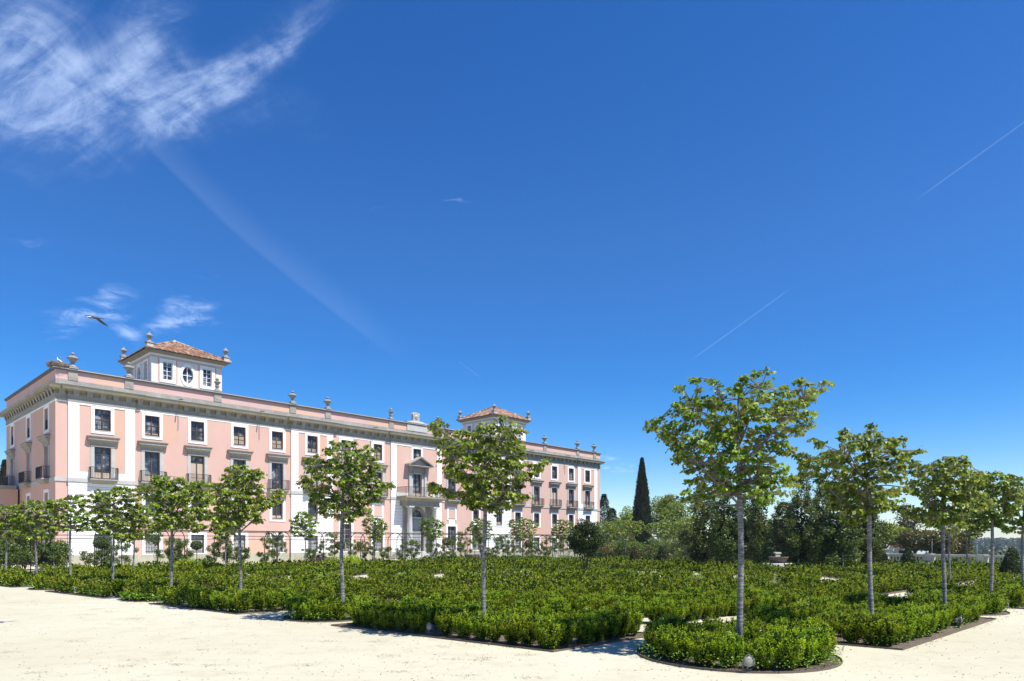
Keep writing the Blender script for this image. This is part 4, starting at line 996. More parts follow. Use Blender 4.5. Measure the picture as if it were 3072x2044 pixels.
# litter trapped along the edging
for (a, b, cnt) in ((G(4.2, 0), G(16, 0), 160), (G(0, 4.3), G(0, 22), 120)):
    t = rng.random(cnt); P = np.stack([a[0]+(b[0]-a[0])*t+rng.normal(0, .12, cnt), a[1]+(b[1]-a[1])*t+rng.normal(0, .12, cnt), np.full(cnt, .01)], 1)
    c.add(P, rdir(cnt)*np.array([1, 1, .2]), rdir(cnt)*.5+np.array([0, 0, 1.]), rng.uniform(.02, .06, cnt), .012, rng.random(cnt), LITTER)
tag(link('leaf_litter', c.me('leaf_litter')), 'dry leaf litter and twigs scattered on the pale gravel', 'litter', kind='stuff')
mp = MB().use(SOIL)
for k in range(700):
    y = 7.6+random.random()**1.7*12; x = random.uniform(-.8, .8)*y; i2 = ((x-CX)*.613+(y-CY)*.79)/.989; j2 = ((y-CY)*.724-(x-CX)*.69)/.989
    if i2 > -.05 and j2 > -.05 and not inside((x, y), [p for p in corner_bed]): continue
    r = random.uniform(.004, .011); mp.mesh([(x-r, y, .002), (x, y-r, .002), (x+r, y, .002), (x, y+r, .002), (x, y, r*1.1)], [(0, 1, 4), (1, 2, 4), (2, 3, 4), (3, 0, 4)])
for k in range(1500):
    a = random.uniform(0, 2*PI); r_ = random.uniform(1.25, 1.69); c_ = G(1.75, 1.9); x, y = c_[0]+r_*math.cos(a), c_[1]+r_*math.sin(a)
    r = random.uniform(.006, .02); mp.mesh([(x-r, y, .004), (x, y-r, .004), (x+r, y, .004), (x, y+r, .004), (x, y, .006+r)], [(0, 1, 4), (1, 2, 4), (2, 3, 4), (3, 0, 4)])
tag(mp.build('pebbles'), 'loose pebbles on the gravel and bare bed edges', 'pebbles', kind='stuff')
# ================================================================== TREES
def poly_sample(poly, n_try, mind, g):
    xs = [p[0] for p in poly]; ys = [p[1] for p in poly]; pts = []
    for _ in range(n_try):
        p = (g.uniform(min(xs), max(xs)), g.uniform(min(ys), max(ys)))
        if inside(p, poly) and all((p[0]-q[0])**2+(p[1]-q[1])**2 > mind*mind for q in pts): pts.append(p)
    return pts
def spray(c, p, d, L, leaf, n, g, m_, vb=0.0):
    """one drooping leafy shoot: leaves in two shingled rows along an arching twig"""
    t = np.sort(g.uniform(0, 1, n)); d = np.array(d, float); d[2] = max(-.3, min(.35, d[2])); d /= np.linalg.norm(d)
    side = np.cross(d, [0, 0, 1.]); side /= np.linalg.norm(side)+1e-9
    P = np.array(p)[None]+d[None]*((t-.5)*L)[:, None]; P[:, 2] -= .16*L*(2*t-1)**2
    P = P+g.normal(0, .14, (n, 3))*L*[1.2, 1.2, .8]
    s_ = np.where(np.arange(n) % 2, 1, -1)[:, None]*side[None]
    D = unit(d[None]*.55+s_*g.uniform(.3, 1, (n, 1))+np.array([0, 0, -1.])*g.uniform(.25, 1.25, (n, 1))+g.normal(0, .22, (n, 3)))
    N = unit(np.array([0, 0, 1.])[None]+d[None]*.35+g.normal(0, .38, (n, 3)))
    v = np.clip(.42+vb+g.normal(0, .2, n), 0, 1)
    c.add(P, D, N, leaf*g.uniform(.7, 1.2, n), leaf*.46, v, m_, fold=.22)
    return P
def linden(px, Y, poly, label, sl=.20, drop=.2, dens=.22, layers=2, leaf=.095, nleaf=26, thick=1.0, trunk_r=.055, seed=1, group='young linden trees in the parterre', lean=0.0, fork=.5, tips=None, simple=False, name='linden_tree', m_=None, vb=0):
    g = np.random.default_rng(seed); X0 = (px-1536)/F*Y
    th = math.atan2(X0, Y); P2 = []          # outline in metres in the upright plane through the trunk that faces the viewpoint
    for x, y in poly:
        la = math.hypot(X0, Y)*math.tan(math.atan((x-1536)/F)-th); P2.append((la, CAMH+(HZ-y)/F*(Y-la*math.sin(th))))
    zs = [p[1] for p in P2]; z0, z1 = min(zs), max(zs); xs = [p[0] for p in P2]; Rx = (max(xs)-min(xs))/2; cxm = (max(xs)+min(xs))/2
    cen = []
    for l in range(layers): cen += [(p, l) for p in poly_sample(P2, 900, dens, g)]
    S = []
    for (x, z), l in cen:
        if drop and math.sin(x*5.1+seed)*math.sin(z*6.3+l*2+1)+.6*math.sin(x*11+z*7+l) < -1+drop*1.6-.35: continue
        q = (x-cxm)/max(Rx, .1); lim = math.sqrt(max(.05, 1-min(1, q*q)))*Rx*thick*.85
        yv = g.uniform(-1, 1)*lim; S.append(np.array([x, yv, z]))
    root = empty(name, (X0, Y, 0), -th, label, 'tree', group)
    crown = Cloud(); wood = MB().use(BARK if m_ is None else BARKD)
    top = z0+(z1-z0)*.86; fz = z0+(z1-z0)*.04
    tr = [(lean*(k/8)+.02*math.sin(k*.9+seed)*(k > 0)+g.normal(0, .005), g.normal(0, .008), top*k/8) for k in range(9)]
    rads = [trunk_r*(1.3 if k == 0 else 1-.12*k/4 if top*k/8 < fz else max(.25, .85-.75*(top*k/8-fz)/(top-fz+.01))) for k in range(9)]
    wood.tube(tr, rads, 10)
    def trunk_at(z): f_ = max(0, min(1, z/top)); return np.array([lean*f_, 0, z])
    nodes = [trunk_at(z) for z in np.linspace(fz, top, 8)]; par = [None]*8
    Sx = sorted(S, key=lambda s_: -np.hypot(s_[0], s_[1])-.3*s_[2])
    K = max(7, min(15, len(S)//6)); used = []
    for s_ in Sx:
        if len(used) >= K: break
        if all(np.linalg.norm(s_-u) > .45*Rx for u in used): used.append(s_)
    for s_ in used:        # main limbs rise steeply then spread
        hz = np.hypot(s_[0]-lean, s_[1]); za = max(z0+.0, min(top*.95, s_[2]-hz*g.uniform(.7, 1.15)))
        a = trunk_at(max(za, z0*.98)); b = np.array(s_); mid = a*.5+b*.5+np.array([0, 0, -.06*hz]); prev = a; r0 = trunk_r*(.20+.20*min(1, hz))
        pts = [a+(mid-a)*2*t*(1-t)*1.0+(b-a)*t*t if False else (1-t)**2*a+2*t*(1-t)*mid+t*t*b+g.normal(0, .012, 3)*(0 < t < 1) for t in np.linspace(0, 1, 6)]
        wood.use(LIMB); wood.tube(pts, [r0*(1-.78*t) for t in np.linspace(0, 1, 6)], 6)
        nodes += pts[1:]
    NA = np.array(nodes)
    for s_ in S:
        c_ = NA+np.array([0, 0, .25]); dd = np.linalg.norm(NA-s_, axis=1)+np.where(NA[:, 2] > s_[2]+.05, .5, 0); a = NA[int(np.argmin(dd))]
        wood.use(LIMB); wood.tube([a, a*.45+s_*.55+np.array([0, 0, .03]), s_], [.010, .008, .004], 4)
        out_ = s_-np.array([lean, 0, s_[2]]); out_ /= np.linalg.norm(out_)+1e-6; d = out_+g.normal(0, .45, 3)*[1, 1, .3]
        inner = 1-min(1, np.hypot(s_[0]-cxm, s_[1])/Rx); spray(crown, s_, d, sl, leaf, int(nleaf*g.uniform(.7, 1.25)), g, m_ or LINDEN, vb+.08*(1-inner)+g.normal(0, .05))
    wood.build('trunk', root); link('crown', crown.me('crown'), root)
    return root, len(S)
def ZP(ox, oy, k, pts): return [(ox+x/k, oy+y/k) for x, y in pts]
# nearest tree: outline read off the photograph and rebuilt at 12 m
T1 = ZP(1900, 1120, 3.563, [(140, 560), (210, 500), (350, 530), (480, 560), (560, 600), (700, 660), (800, 690), (760, 600), (600, 560), (545, 480), (430, 450), (430, 400), (540, 385), (470, 300), (430, 220), (500, 190), (700, 150), (780, 230), (880, 260), (840, 190), (860, 160), (970, 165), (990, 210), (1100, 200), (1110, 150),
    (1240, 140), (1300, 90), (1400, 70), (1450, 100), (1400, 200), (1540, 200), (1650, 140), (1900, 110), (2090, 90), (2090, 140), (1940, 180), (1920, 260), (1820, 350), (1740, 350), (1890, 400), (1880, 450), (1780, 480), (1860, 550), (1840, 600), (1680, 590), (1680, 660), (1620, 690), (1750, 780), (1720, 800), (1620, 800), (1600, 850), (1500, 830), (1500, 910), (1460, 980), (1600, 1010), (1620, 1100), (1760, 1160),
    (1730, 1200), (1600, 1190), (1630, 1270), (1560, 1280), (1440, 1230), (1360, 1280), (1500, 1360), (1460, 1400), (1250, 1340), (1180, 1240), (1060, 1290), (900, 1260), (760, 1270), (830, 1330), (720, 1400), (500, 1330), (330, 1380), (370, 1310), (620, 1280), (850, 1230), (740, 1160), (620, 1190), (590, 1100), (700, 1020), (640, 940), (490, 990), (470, 930), (560, 880), (450, 850), (480, 820), (400, 760), (420, 710), (280, 690), (270, 610), (150, 600)])
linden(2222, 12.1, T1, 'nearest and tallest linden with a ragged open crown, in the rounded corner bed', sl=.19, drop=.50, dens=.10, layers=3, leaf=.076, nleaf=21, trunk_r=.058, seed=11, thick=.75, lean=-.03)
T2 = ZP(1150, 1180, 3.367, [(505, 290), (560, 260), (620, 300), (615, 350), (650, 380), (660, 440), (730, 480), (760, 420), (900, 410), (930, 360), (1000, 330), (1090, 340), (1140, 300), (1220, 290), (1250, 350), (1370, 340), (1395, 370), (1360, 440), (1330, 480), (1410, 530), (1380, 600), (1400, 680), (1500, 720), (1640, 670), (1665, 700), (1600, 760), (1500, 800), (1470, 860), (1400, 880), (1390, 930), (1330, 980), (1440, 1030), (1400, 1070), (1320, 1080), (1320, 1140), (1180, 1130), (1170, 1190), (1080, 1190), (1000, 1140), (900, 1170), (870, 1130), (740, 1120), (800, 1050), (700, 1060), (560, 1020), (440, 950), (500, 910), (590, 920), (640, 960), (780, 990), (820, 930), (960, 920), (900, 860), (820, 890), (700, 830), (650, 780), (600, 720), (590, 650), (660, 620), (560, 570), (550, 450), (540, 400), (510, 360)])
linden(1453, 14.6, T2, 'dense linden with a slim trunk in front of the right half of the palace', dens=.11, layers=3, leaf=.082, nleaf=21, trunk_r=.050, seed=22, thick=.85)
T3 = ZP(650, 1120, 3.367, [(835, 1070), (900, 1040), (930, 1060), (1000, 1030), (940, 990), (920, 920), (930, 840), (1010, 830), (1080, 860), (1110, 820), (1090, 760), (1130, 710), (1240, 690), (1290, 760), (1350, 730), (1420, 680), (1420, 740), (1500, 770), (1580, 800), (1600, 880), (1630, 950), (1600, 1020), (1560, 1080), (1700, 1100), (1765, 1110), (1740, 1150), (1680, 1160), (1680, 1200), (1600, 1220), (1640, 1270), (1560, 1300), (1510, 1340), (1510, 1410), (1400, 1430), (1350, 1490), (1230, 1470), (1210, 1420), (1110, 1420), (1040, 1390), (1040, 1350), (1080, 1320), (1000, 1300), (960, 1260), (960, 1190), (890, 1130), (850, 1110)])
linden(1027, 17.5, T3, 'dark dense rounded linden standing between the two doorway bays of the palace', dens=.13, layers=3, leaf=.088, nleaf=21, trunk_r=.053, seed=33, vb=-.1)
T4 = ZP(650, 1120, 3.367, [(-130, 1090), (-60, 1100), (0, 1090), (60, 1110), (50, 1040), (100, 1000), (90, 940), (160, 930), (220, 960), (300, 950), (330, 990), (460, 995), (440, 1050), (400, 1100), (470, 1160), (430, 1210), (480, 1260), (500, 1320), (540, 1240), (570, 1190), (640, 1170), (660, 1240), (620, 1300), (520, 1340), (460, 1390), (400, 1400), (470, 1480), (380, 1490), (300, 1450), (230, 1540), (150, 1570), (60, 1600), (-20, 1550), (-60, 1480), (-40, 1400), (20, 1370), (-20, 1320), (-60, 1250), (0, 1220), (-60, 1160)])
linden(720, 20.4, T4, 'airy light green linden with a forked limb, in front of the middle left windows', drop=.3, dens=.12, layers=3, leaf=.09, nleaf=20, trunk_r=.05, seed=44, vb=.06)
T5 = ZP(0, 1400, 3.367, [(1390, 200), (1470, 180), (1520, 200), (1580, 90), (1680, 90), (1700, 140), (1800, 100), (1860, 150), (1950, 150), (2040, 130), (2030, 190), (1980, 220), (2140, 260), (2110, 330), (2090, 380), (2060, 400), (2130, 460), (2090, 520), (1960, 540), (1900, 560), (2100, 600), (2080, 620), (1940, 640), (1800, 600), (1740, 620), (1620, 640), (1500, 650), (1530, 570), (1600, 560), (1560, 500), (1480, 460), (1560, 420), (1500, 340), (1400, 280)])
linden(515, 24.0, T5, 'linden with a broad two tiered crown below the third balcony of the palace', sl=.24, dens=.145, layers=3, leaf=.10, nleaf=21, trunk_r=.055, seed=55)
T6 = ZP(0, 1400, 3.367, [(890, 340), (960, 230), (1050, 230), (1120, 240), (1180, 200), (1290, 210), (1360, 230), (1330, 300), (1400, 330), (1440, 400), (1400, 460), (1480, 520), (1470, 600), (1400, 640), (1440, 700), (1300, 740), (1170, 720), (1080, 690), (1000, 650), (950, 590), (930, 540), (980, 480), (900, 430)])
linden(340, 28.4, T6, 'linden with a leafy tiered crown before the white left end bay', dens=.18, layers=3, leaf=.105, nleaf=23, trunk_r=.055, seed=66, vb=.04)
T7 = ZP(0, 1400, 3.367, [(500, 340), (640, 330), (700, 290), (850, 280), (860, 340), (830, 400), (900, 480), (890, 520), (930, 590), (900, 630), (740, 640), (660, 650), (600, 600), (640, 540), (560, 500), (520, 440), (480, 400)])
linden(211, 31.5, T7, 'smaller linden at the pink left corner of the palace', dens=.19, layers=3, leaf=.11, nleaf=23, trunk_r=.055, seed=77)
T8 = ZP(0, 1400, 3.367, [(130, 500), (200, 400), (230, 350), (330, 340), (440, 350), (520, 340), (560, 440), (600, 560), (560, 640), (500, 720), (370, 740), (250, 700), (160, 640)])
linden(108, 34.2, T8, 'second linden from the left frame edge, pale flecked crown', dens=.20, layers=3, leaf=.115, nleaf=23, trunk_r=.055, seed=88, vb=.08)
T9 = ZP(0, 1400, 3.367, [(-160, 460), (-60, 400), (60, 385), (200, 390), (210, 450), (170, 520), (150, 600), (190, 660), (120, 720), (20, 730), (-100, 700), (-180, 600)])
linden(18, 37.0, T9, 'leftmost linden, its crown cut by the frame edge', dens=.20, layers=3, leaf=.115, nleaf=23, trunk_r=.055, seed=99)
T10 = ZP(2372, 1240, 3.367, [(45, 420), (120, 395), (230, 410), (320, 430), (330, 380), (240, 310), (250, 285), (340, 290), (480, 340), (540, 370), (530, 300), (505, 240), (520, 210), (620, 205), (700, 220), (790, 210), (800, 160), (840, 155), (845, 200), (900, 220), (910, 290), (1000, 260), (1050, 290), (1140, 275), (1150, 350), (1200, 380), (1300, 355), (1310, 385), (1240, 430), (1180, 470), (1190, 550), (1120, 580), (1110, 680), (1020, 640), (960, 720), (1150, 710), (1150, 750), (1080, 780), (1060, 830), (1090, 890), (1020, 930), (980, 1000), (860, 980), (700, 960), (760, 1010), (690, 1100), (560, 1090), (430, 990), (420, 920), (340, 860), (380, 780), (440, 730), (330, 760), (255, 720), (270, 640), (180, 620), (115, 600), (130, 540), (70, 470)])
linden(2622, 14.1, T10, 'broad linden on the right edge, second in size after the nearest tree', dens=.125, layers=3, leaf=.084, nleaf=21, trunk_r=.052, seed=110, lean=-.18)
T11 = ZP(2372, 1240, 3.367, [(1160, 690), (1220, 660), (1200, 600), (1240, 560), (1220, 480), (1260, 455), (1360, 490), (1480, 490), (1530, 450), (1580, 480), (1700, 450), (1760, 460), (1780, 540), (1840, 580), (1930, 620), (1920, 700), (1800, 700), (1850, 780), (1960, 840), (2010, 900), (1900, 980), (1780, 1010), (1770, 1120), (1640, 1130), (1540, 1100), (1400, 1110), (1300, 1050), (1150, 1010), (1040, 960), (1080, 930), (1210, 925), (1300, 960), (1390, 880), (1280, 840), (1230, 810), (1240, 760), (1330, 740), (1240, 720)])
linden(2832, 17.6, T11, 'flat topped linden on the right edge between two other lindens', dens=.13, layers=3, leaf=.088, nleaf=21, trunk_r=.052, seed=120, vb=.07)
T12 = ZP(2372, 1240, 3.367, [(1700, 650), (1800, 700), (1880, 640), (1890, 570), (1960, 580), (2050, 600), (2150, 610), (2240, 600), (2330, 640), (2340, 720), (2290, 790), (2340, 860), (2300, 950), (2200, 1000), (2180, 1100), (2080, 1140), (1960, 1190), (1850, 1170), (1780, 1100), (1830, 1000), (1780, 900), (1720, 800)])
linden(2975, 21.1, T12, 'dark linden on the right edge just behind the flat topped one', sl=.24, dens=.15, layers=3, leaf=.098, nleaf=22, trunk_r=.054, seed=130, vb=-.12)
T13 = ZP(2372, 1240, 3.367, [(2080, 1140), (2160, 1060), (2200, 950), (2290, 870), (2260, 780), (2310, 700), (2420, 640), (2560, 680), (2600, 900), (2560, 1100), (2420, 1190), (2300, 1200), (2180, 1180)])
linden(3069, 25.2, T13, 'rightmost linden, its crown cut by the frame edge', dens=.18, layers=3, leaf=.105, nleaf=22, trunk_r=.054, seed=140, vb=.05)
# far row and second row lindens
def mini(px, Y, top, w, label, seed, vb=0, ctop=None, bot=None, grp='lindens of the far row before the palace'):
    g = random.Random(seed); h = (bot or 2.15); zt = top; n = 16; P = []
    for k in range(n):
        a = 2*PI*k/n; r = g.uniform(.68, 1.12); x = w*r*math.cos(a)*(1.0+.15*math.sin(a)); z = (zt+h)/2+(zt-h)/2*r*math.sin(a)
        P.append((1536+F*((px-1536)/F*Y+x)/Y, HZ-F*(z-CAMH)/Y))
    linden(px, Y, P, label, sl=.28, dens=.24, layers=3, leaf=.13, nleaf=18, trunk_r=.045, seed=seed, vb=vb, group=grp)
for a in [(916, 49.5, 4.25, 1.05, 'small linden before the sixth bay of the palace, left of the seated person', 201, .05), (1121, 56.5, 4.3, 1.0, 'small linden left of the palace entrance columns', 202, .0), (1296, 60, 4.3, .95, 'small linden in front of the palace entrance arch', 203, -.1),
          (1442, 62, 4.35, 1.15, 'small linden just behind the slim trunk right of the entrance', 204, -.05), (1569, 67, 4.5, 1.5, 'wide small linden before the white bay right of the entrance', 205, .0), (1690, 71, 4.3, 1.3, 'small linden left of the round dark evergreen', 206, .0),
          (1876, 66, 4.4, 1.9, 'small linden in front of the tall cypress', 207, .0), (1822, 72, 4.4, 1.5, 'small linden between the palace end and the cypress', 208, .05), (1998, 62, 4.2, 1.8, 'small linden right of the tall cypress', 209, .0),
          (677, 44, 4.1, 1.2, 'small linden behind the airy forked linden', 210, .0), (402, 41, 4.3, 1.5, 'linden behind the white left bay, half hidden by larger crowns', 211, .05),
          (55, 44, 4.0, 1.7, 'linden deep in the left corner behind the front row', 212, -.05), (2060, 60, 4.0, 1.5, 'small linden beside the first columnar tree', 213, .05)]: mini(*a)
mini(2901, 41, 3.9, 1.5, 'linden behind the flat topped one, before the balustrade', 214, -.1, bot=2.3, grp='lindens behind the right edge row'); mini(2849, 30, 3.7, 1.0, 'linden whose thin trunk shows just right of the flat topped one', 215, -.12, bot=2.4, grp='lindens behind the right edge row')
mini(2640, 52, 3.6, 1.3, 'light linden behind the first cone topiary by the balustrade', 216, .05, bot=2.0, grp='lindens behind the right edge row')
# ------------------------------------------------------------------ generic leafy masses
def mass(c, blobs, n, L, m_, g, simple=True, shell=.55, up=.3, vb=0):
    """blobs: (x, y, z, rx, ry, rz); leaves fill their outer shells"""
    tot = sum(b[3]*b[5] for b in blobs)
    for b in blobs:
        k = int(n*b[3]*b[5]/tot)+1; d = rdir(k, g); r = shell+(1-shell)*g.random((k, 1))**.6; r = r*g.uniform(.9, 1.08, (k, 1))
        P = np.array(b[:3])+d*r*np.array(b[3:6]); D = unit(d*.5+rdir(k, g)*.9+np.array([0, 0, up])); N = unit(d+rdir(k, g)*.6+np.array([0, 0, .4]))
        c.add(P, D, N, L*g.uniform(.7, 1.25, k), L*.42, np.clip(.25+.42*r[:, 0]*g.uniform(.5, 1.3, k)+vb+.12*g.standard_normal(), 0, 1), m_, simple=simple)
def treeobj(name, loc, label, cat, group, cl, stems, wood=BARKD):
    r = empty(name, loc, 0, label, cat, group); link('crown' if cat == 'tree' else 'foliage', cl.me('crown'), r)
    w_ = MB().use(wood)
    for pts, rad in stems: w_.tube(pts, rad, 6)
    w_.build('trunk' if cat == 'tree' else 'stem', r); return r
# round multi-stemmed evergreen
g = np.random.default_rng(5); c = Cloud(); Y = 38.6; bl = []
for k in range(46):
    d = rdir(1, g)[0]; q = g.uniform(.45, .8); bl.append((d[0]*1.22*q, d[1]*1.22*q, 2.2+d[2]*1.12*q, .38, .38, .33))
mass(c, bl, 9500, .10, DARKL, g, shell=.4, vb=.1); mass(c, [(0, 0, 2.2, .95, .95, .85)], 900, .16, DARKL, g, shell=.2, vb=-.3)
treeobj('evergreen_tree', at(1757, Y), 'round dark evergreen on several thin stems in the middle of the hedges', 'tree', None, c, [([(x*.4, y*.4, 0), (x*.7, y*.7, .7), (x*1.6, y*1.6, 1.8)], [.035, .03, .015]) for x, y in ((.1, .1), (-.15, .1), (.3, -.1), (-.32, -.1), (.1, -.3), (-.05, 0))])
# tall cypress
def cypress(px, Y, ztop, w_, label, seed, n=9000):
    g = np.random.default_rng(seed); c = Cloud(); t = g.random(n)**.8; z = .6+t*(ztop-.6); prof = w_*np.minimum(1, (1-t)*1.5+.004)**.8*(.82+.18*np.minimum(1, t*6)); th = g.uniform(0, 2*PI, n)
    lob = 1+.10*np.sin(th*5+z*1.7)+.07*np.sin(th*9-z*3.1); r = prof*lob*(.72+.3*g.random(n)**.5); P = np.stack([r*np.cos(th), r*np.sin(th), z], 1)
    D = unit(np.stack([np.cos(th)*.35, np.sin(th)*.35, np.ones(n)], 1)+rdir(n, g)*.4); N = unit(np.stack([np.cos(th), np.sin(th), np.zeros(n)], 1)+rdir(n, g)*.5)
    c.add(P, D, N, .38*g.uniform(.6, 1.2, n), .09, np.clip(g.normal(.4, .25, n), 0, 1), CYPL, simple=True)
    return treeobj('cypress_tree', at(px, Y), label, 'tree', None, c, [([(0, 0, 0), (0, 0, ztop*.9)], [.22, .03])])
cypress(1926, 95, 13.5, 1.22, 'tall narrow dark cypress beyond the right end of the palace', 61, 14000)
cypress(14, 88, 12.4, 1.6, 'cypress peeping out behind the left end of the palace', 62, 5000)
# columnar trees standing right of the middle
def colmesh(seed, H, w_):
    g = np.random.default_rng(seed); c = Cloud(); n = 9500; cl_ = []
    for k in range(84):
        t = g.random(); z = .75+t*(H-1.15); pr = w_*(min(1, .72+t*1.1) if t < .3 else 1-.86*((t-.3)/.7)**1.7); th = g.uniform(0, 2*PI); r = pr*g.uniform(.3, .95); s_ = .34*(1-.45*t)
        cl_.append((r*math.cos(th), r*math.sin(th), z, s_, s_, s_*1.25))
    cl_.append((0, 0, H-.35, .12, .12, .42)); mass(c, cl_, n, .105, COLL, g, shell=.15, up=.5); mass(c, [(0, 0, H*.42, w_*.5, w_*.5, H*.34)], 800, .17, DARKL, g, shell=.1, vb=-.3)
    me_ = c.me('crown'); w2 = MB().use(BARKD); w2.tube([(0, 0, 0), (0, 0, H*.5), (0, 0, H*.93)], [.05, .035, .008], 6); st_ = MB().use(WPAINT); st_.tube([(.06, -.1, 0), (.06, -.1, 1.25)], .028, 6)
    return me_, w2.me('trunk'), st_.me('tree_guard')
CM = [colmesh(s_, 6.4, 1.25) for s_ in (71, 72, 73)]
cols = [(2108, 50, 6.3, 1.15, 'first columnar tree from the palace side of the row'), (2172, 47, 6.6, 1.0, 'columnar tree left of the nearest trunk'), (2279, 46, 6.75, .8, 'thin topped columnar tree right of the nearest trunk, left of the stone bowl'), (2404, 45, 6.4, 1.15, 'full columnar tree right behind the stone bowl with a pale trunk guard'),
        (2466, 47, 6.1, 1.0, 'columnar tree beside the full one behind the bowl'), (2521, 44, 5.7, 1.25, 'dark columnar tree left of the broad right edge linden'), (2592, 47, 5.6, 1.2, 'lower columnar tree showing under the broad linden crown'), (2232, 55, 5.6, 1.2, 'columnar tree in the gap behind the nearest trunk'), (2348, 56, 5.2, 1.2, 'low columnar tree directly behind the stone bowl')]
for k, (px, Y, H, ws_, lb) in enumerate(cols):
    A = CM[k % 3]; r = empty('columnar_tree', at(px, Y), k*1.3, lb, 'tree', 'row of columnar trees behind the hedges'); r.scale = (ws_*1.12, ws_*1.12, H/6.4*1.06)
    link('crown', A[0], r, (0, 0, 0)); link('trunk', A[1], r, (0, 0, 0)); link('tree_guard', A[2], r, (0, 0, 0))
# background trees
def bushy(px, Y, ztop, w_, label, seed, m_=MIDL, n=5000, zb=1.5, L=.26, name='leafy_tree', group=None, vb=0, ry=None, zoff=0):
    g = np.random.default_rng(seed); c = Cloud(); bl = []; H = ztop-zb; k_ = 34
    for k in range(k_):
        d = rdir(1, g)[0]; q = g.uniform(.35, .82); s_ = g.uniform(.2, .34); bl.append((d[0]*w_*q, d[1]*w_*.8*q, zb+H*.5+d[2]*H*.5*q, w_*s_, w_*s_, H*.5*s_*1.1))
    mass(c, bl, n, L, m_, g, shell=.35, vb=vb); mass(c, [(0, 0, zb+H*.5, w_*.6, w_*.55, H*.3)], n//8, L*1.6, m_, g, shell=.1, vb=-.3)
    return treeobj(name, at(px, Y, zoff), label, 'tree', group, c, [([(0, 0, 0), (0, 0, zb+H*.5)], [.22, .08])]+[([(0, 0, zb*.8), (w_*.4*math.cos(a), w_*.4*math.sin(a), zb+H*.5)], [.1, .03]) for a in (0, 2, 4)])
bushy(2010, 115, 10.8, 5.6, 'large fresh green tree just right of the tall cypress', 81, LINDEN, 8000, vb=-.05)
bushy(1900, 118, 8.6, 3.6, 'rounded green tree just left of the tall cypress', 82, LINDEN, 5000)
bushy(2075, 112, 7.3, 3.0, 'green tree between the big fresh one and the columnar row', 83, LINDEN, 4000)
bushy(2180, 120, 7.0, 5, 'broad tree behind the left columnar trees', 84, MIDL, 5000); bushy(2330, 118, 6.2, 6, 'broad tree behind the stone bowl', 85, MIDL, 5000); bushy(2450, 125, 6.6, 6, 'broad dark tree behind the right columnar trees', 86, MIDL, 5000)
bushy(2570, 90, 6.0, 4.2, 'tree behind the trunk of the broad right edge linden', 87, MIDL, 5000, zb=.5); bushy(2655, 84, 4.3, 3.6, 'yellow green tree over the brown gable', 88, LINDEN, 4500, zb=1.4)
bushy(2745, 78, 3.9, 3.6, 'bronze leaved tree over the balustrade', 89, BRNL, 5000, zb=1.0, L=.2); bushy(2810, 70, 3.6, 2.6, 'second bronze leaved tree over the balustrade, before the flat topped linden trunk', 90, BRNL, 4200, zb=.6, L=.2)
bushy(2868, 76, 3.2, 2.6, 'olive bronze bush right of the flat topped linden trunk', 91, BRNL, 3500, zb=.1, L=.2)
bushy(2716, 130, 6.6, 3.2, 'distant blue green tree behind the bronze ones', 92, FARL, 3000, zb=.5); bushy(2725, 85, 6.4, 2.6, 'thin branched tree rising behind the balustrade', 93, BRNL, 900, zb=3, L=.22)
# spruce behind the right palace end
def conifer(px, Y, ztop, w_, label, seed):
    g = np.random.default_rng(seed); c = Cloud(); n = 5500; t = g.random(n); z = .8+t*(ztop-.8); tier = 1+.22*np.sin(z*4.2); pr = w_*(1-t)**.8*tier+.1; th = g.uniform(0, 2*PI, n); r = pr*g.random(n)**.45
    P = np.stack([r*np.cos(th), r*np.sin(th), z-.12*r], 1); D = unit(np.stack([np.cos(th), np.sin(th), np.full(n, -.1)], 1)+rdir(n, g)*.5)
    c.add(P, D, rdir(n, g)*.6+np.array([0, 0, 1.]), .42, .07, np.clip(g.normal(.4, .22, n), 0, 1), DARKL, simple=True)
    return treeobj('spruce_tree', at(px, Y), label, 'tree', 'spruces behind the palace end', c, [([(0, 0, 0), (0, 0, ztop*.95)], [.2, .03])])
conifer(1812, 122, 10.6, 2.6, 'dark spruce directly behind the right palace corner', 94); conifer(1836, 126, 8.3, 3.0, 'lower dark spruce between the palace corner and the cypress', 95)
# far wood on the slopes beyond the terrace
c = Cloud(); g = np.random.default_rng(96); cnt = 0
for k in range(1500):
    Y = 135+g.random()**1.4*900; X = g.uniform(.16, .82)*Y
    zt = float(terrain(np.array(X), np.array(Y))); s_ = g.uniform(2.6, 4.8)*(1+Y/2200)
    if Y < 200 and X/Y < .5: zt += 0
    nn = 70 if Y < 300 else 36; d = rdir(nn, g); d[:, 2] = abs(d[:, 2]); P = np.array([X, Y, zt+2.0])+d*np.array([s_, s_, s_*.95])*g.uniform(.75, 1.05, (nn, 1))
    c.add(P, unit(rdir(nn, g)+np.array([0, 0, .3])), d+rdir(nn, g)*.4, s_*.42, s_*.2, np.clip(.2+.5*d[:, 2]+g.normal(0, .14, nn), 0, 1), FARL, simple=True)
tag(link('far_wood', c.me('far_wood')), 'wooded valley and ridge on the far right horizon', 'wood', kind='stuff')
c = Cloud(); g = np.random.default_rng(97)
for k in range(120):
    Y = g.uniform(100, 135); X = g.uniform(.12, .60)*Y; s_ = g.uniform(2.4, 4.4); nn = 190; d = rdir(nn, g); d[:, 2] = abs(d[:, 2]); zt = float(terrain(np.array(X), np.array(Y)))
    P = np.array([X, Y, max(zt, -1)+.2])+d*np.array([s_, s_, s_*.9])*g.uniform(.75, 1.05, (nn, 1)); c.add(P, unit(rdir(nn, g)+np.array([0, 0, .3])), d+rdir(nn, g)*.5, .5, .2, np.clip(.2+.5*d[:, 2]+g.normal(0, .14, nn), 0, 1), MIDL, simple=True)
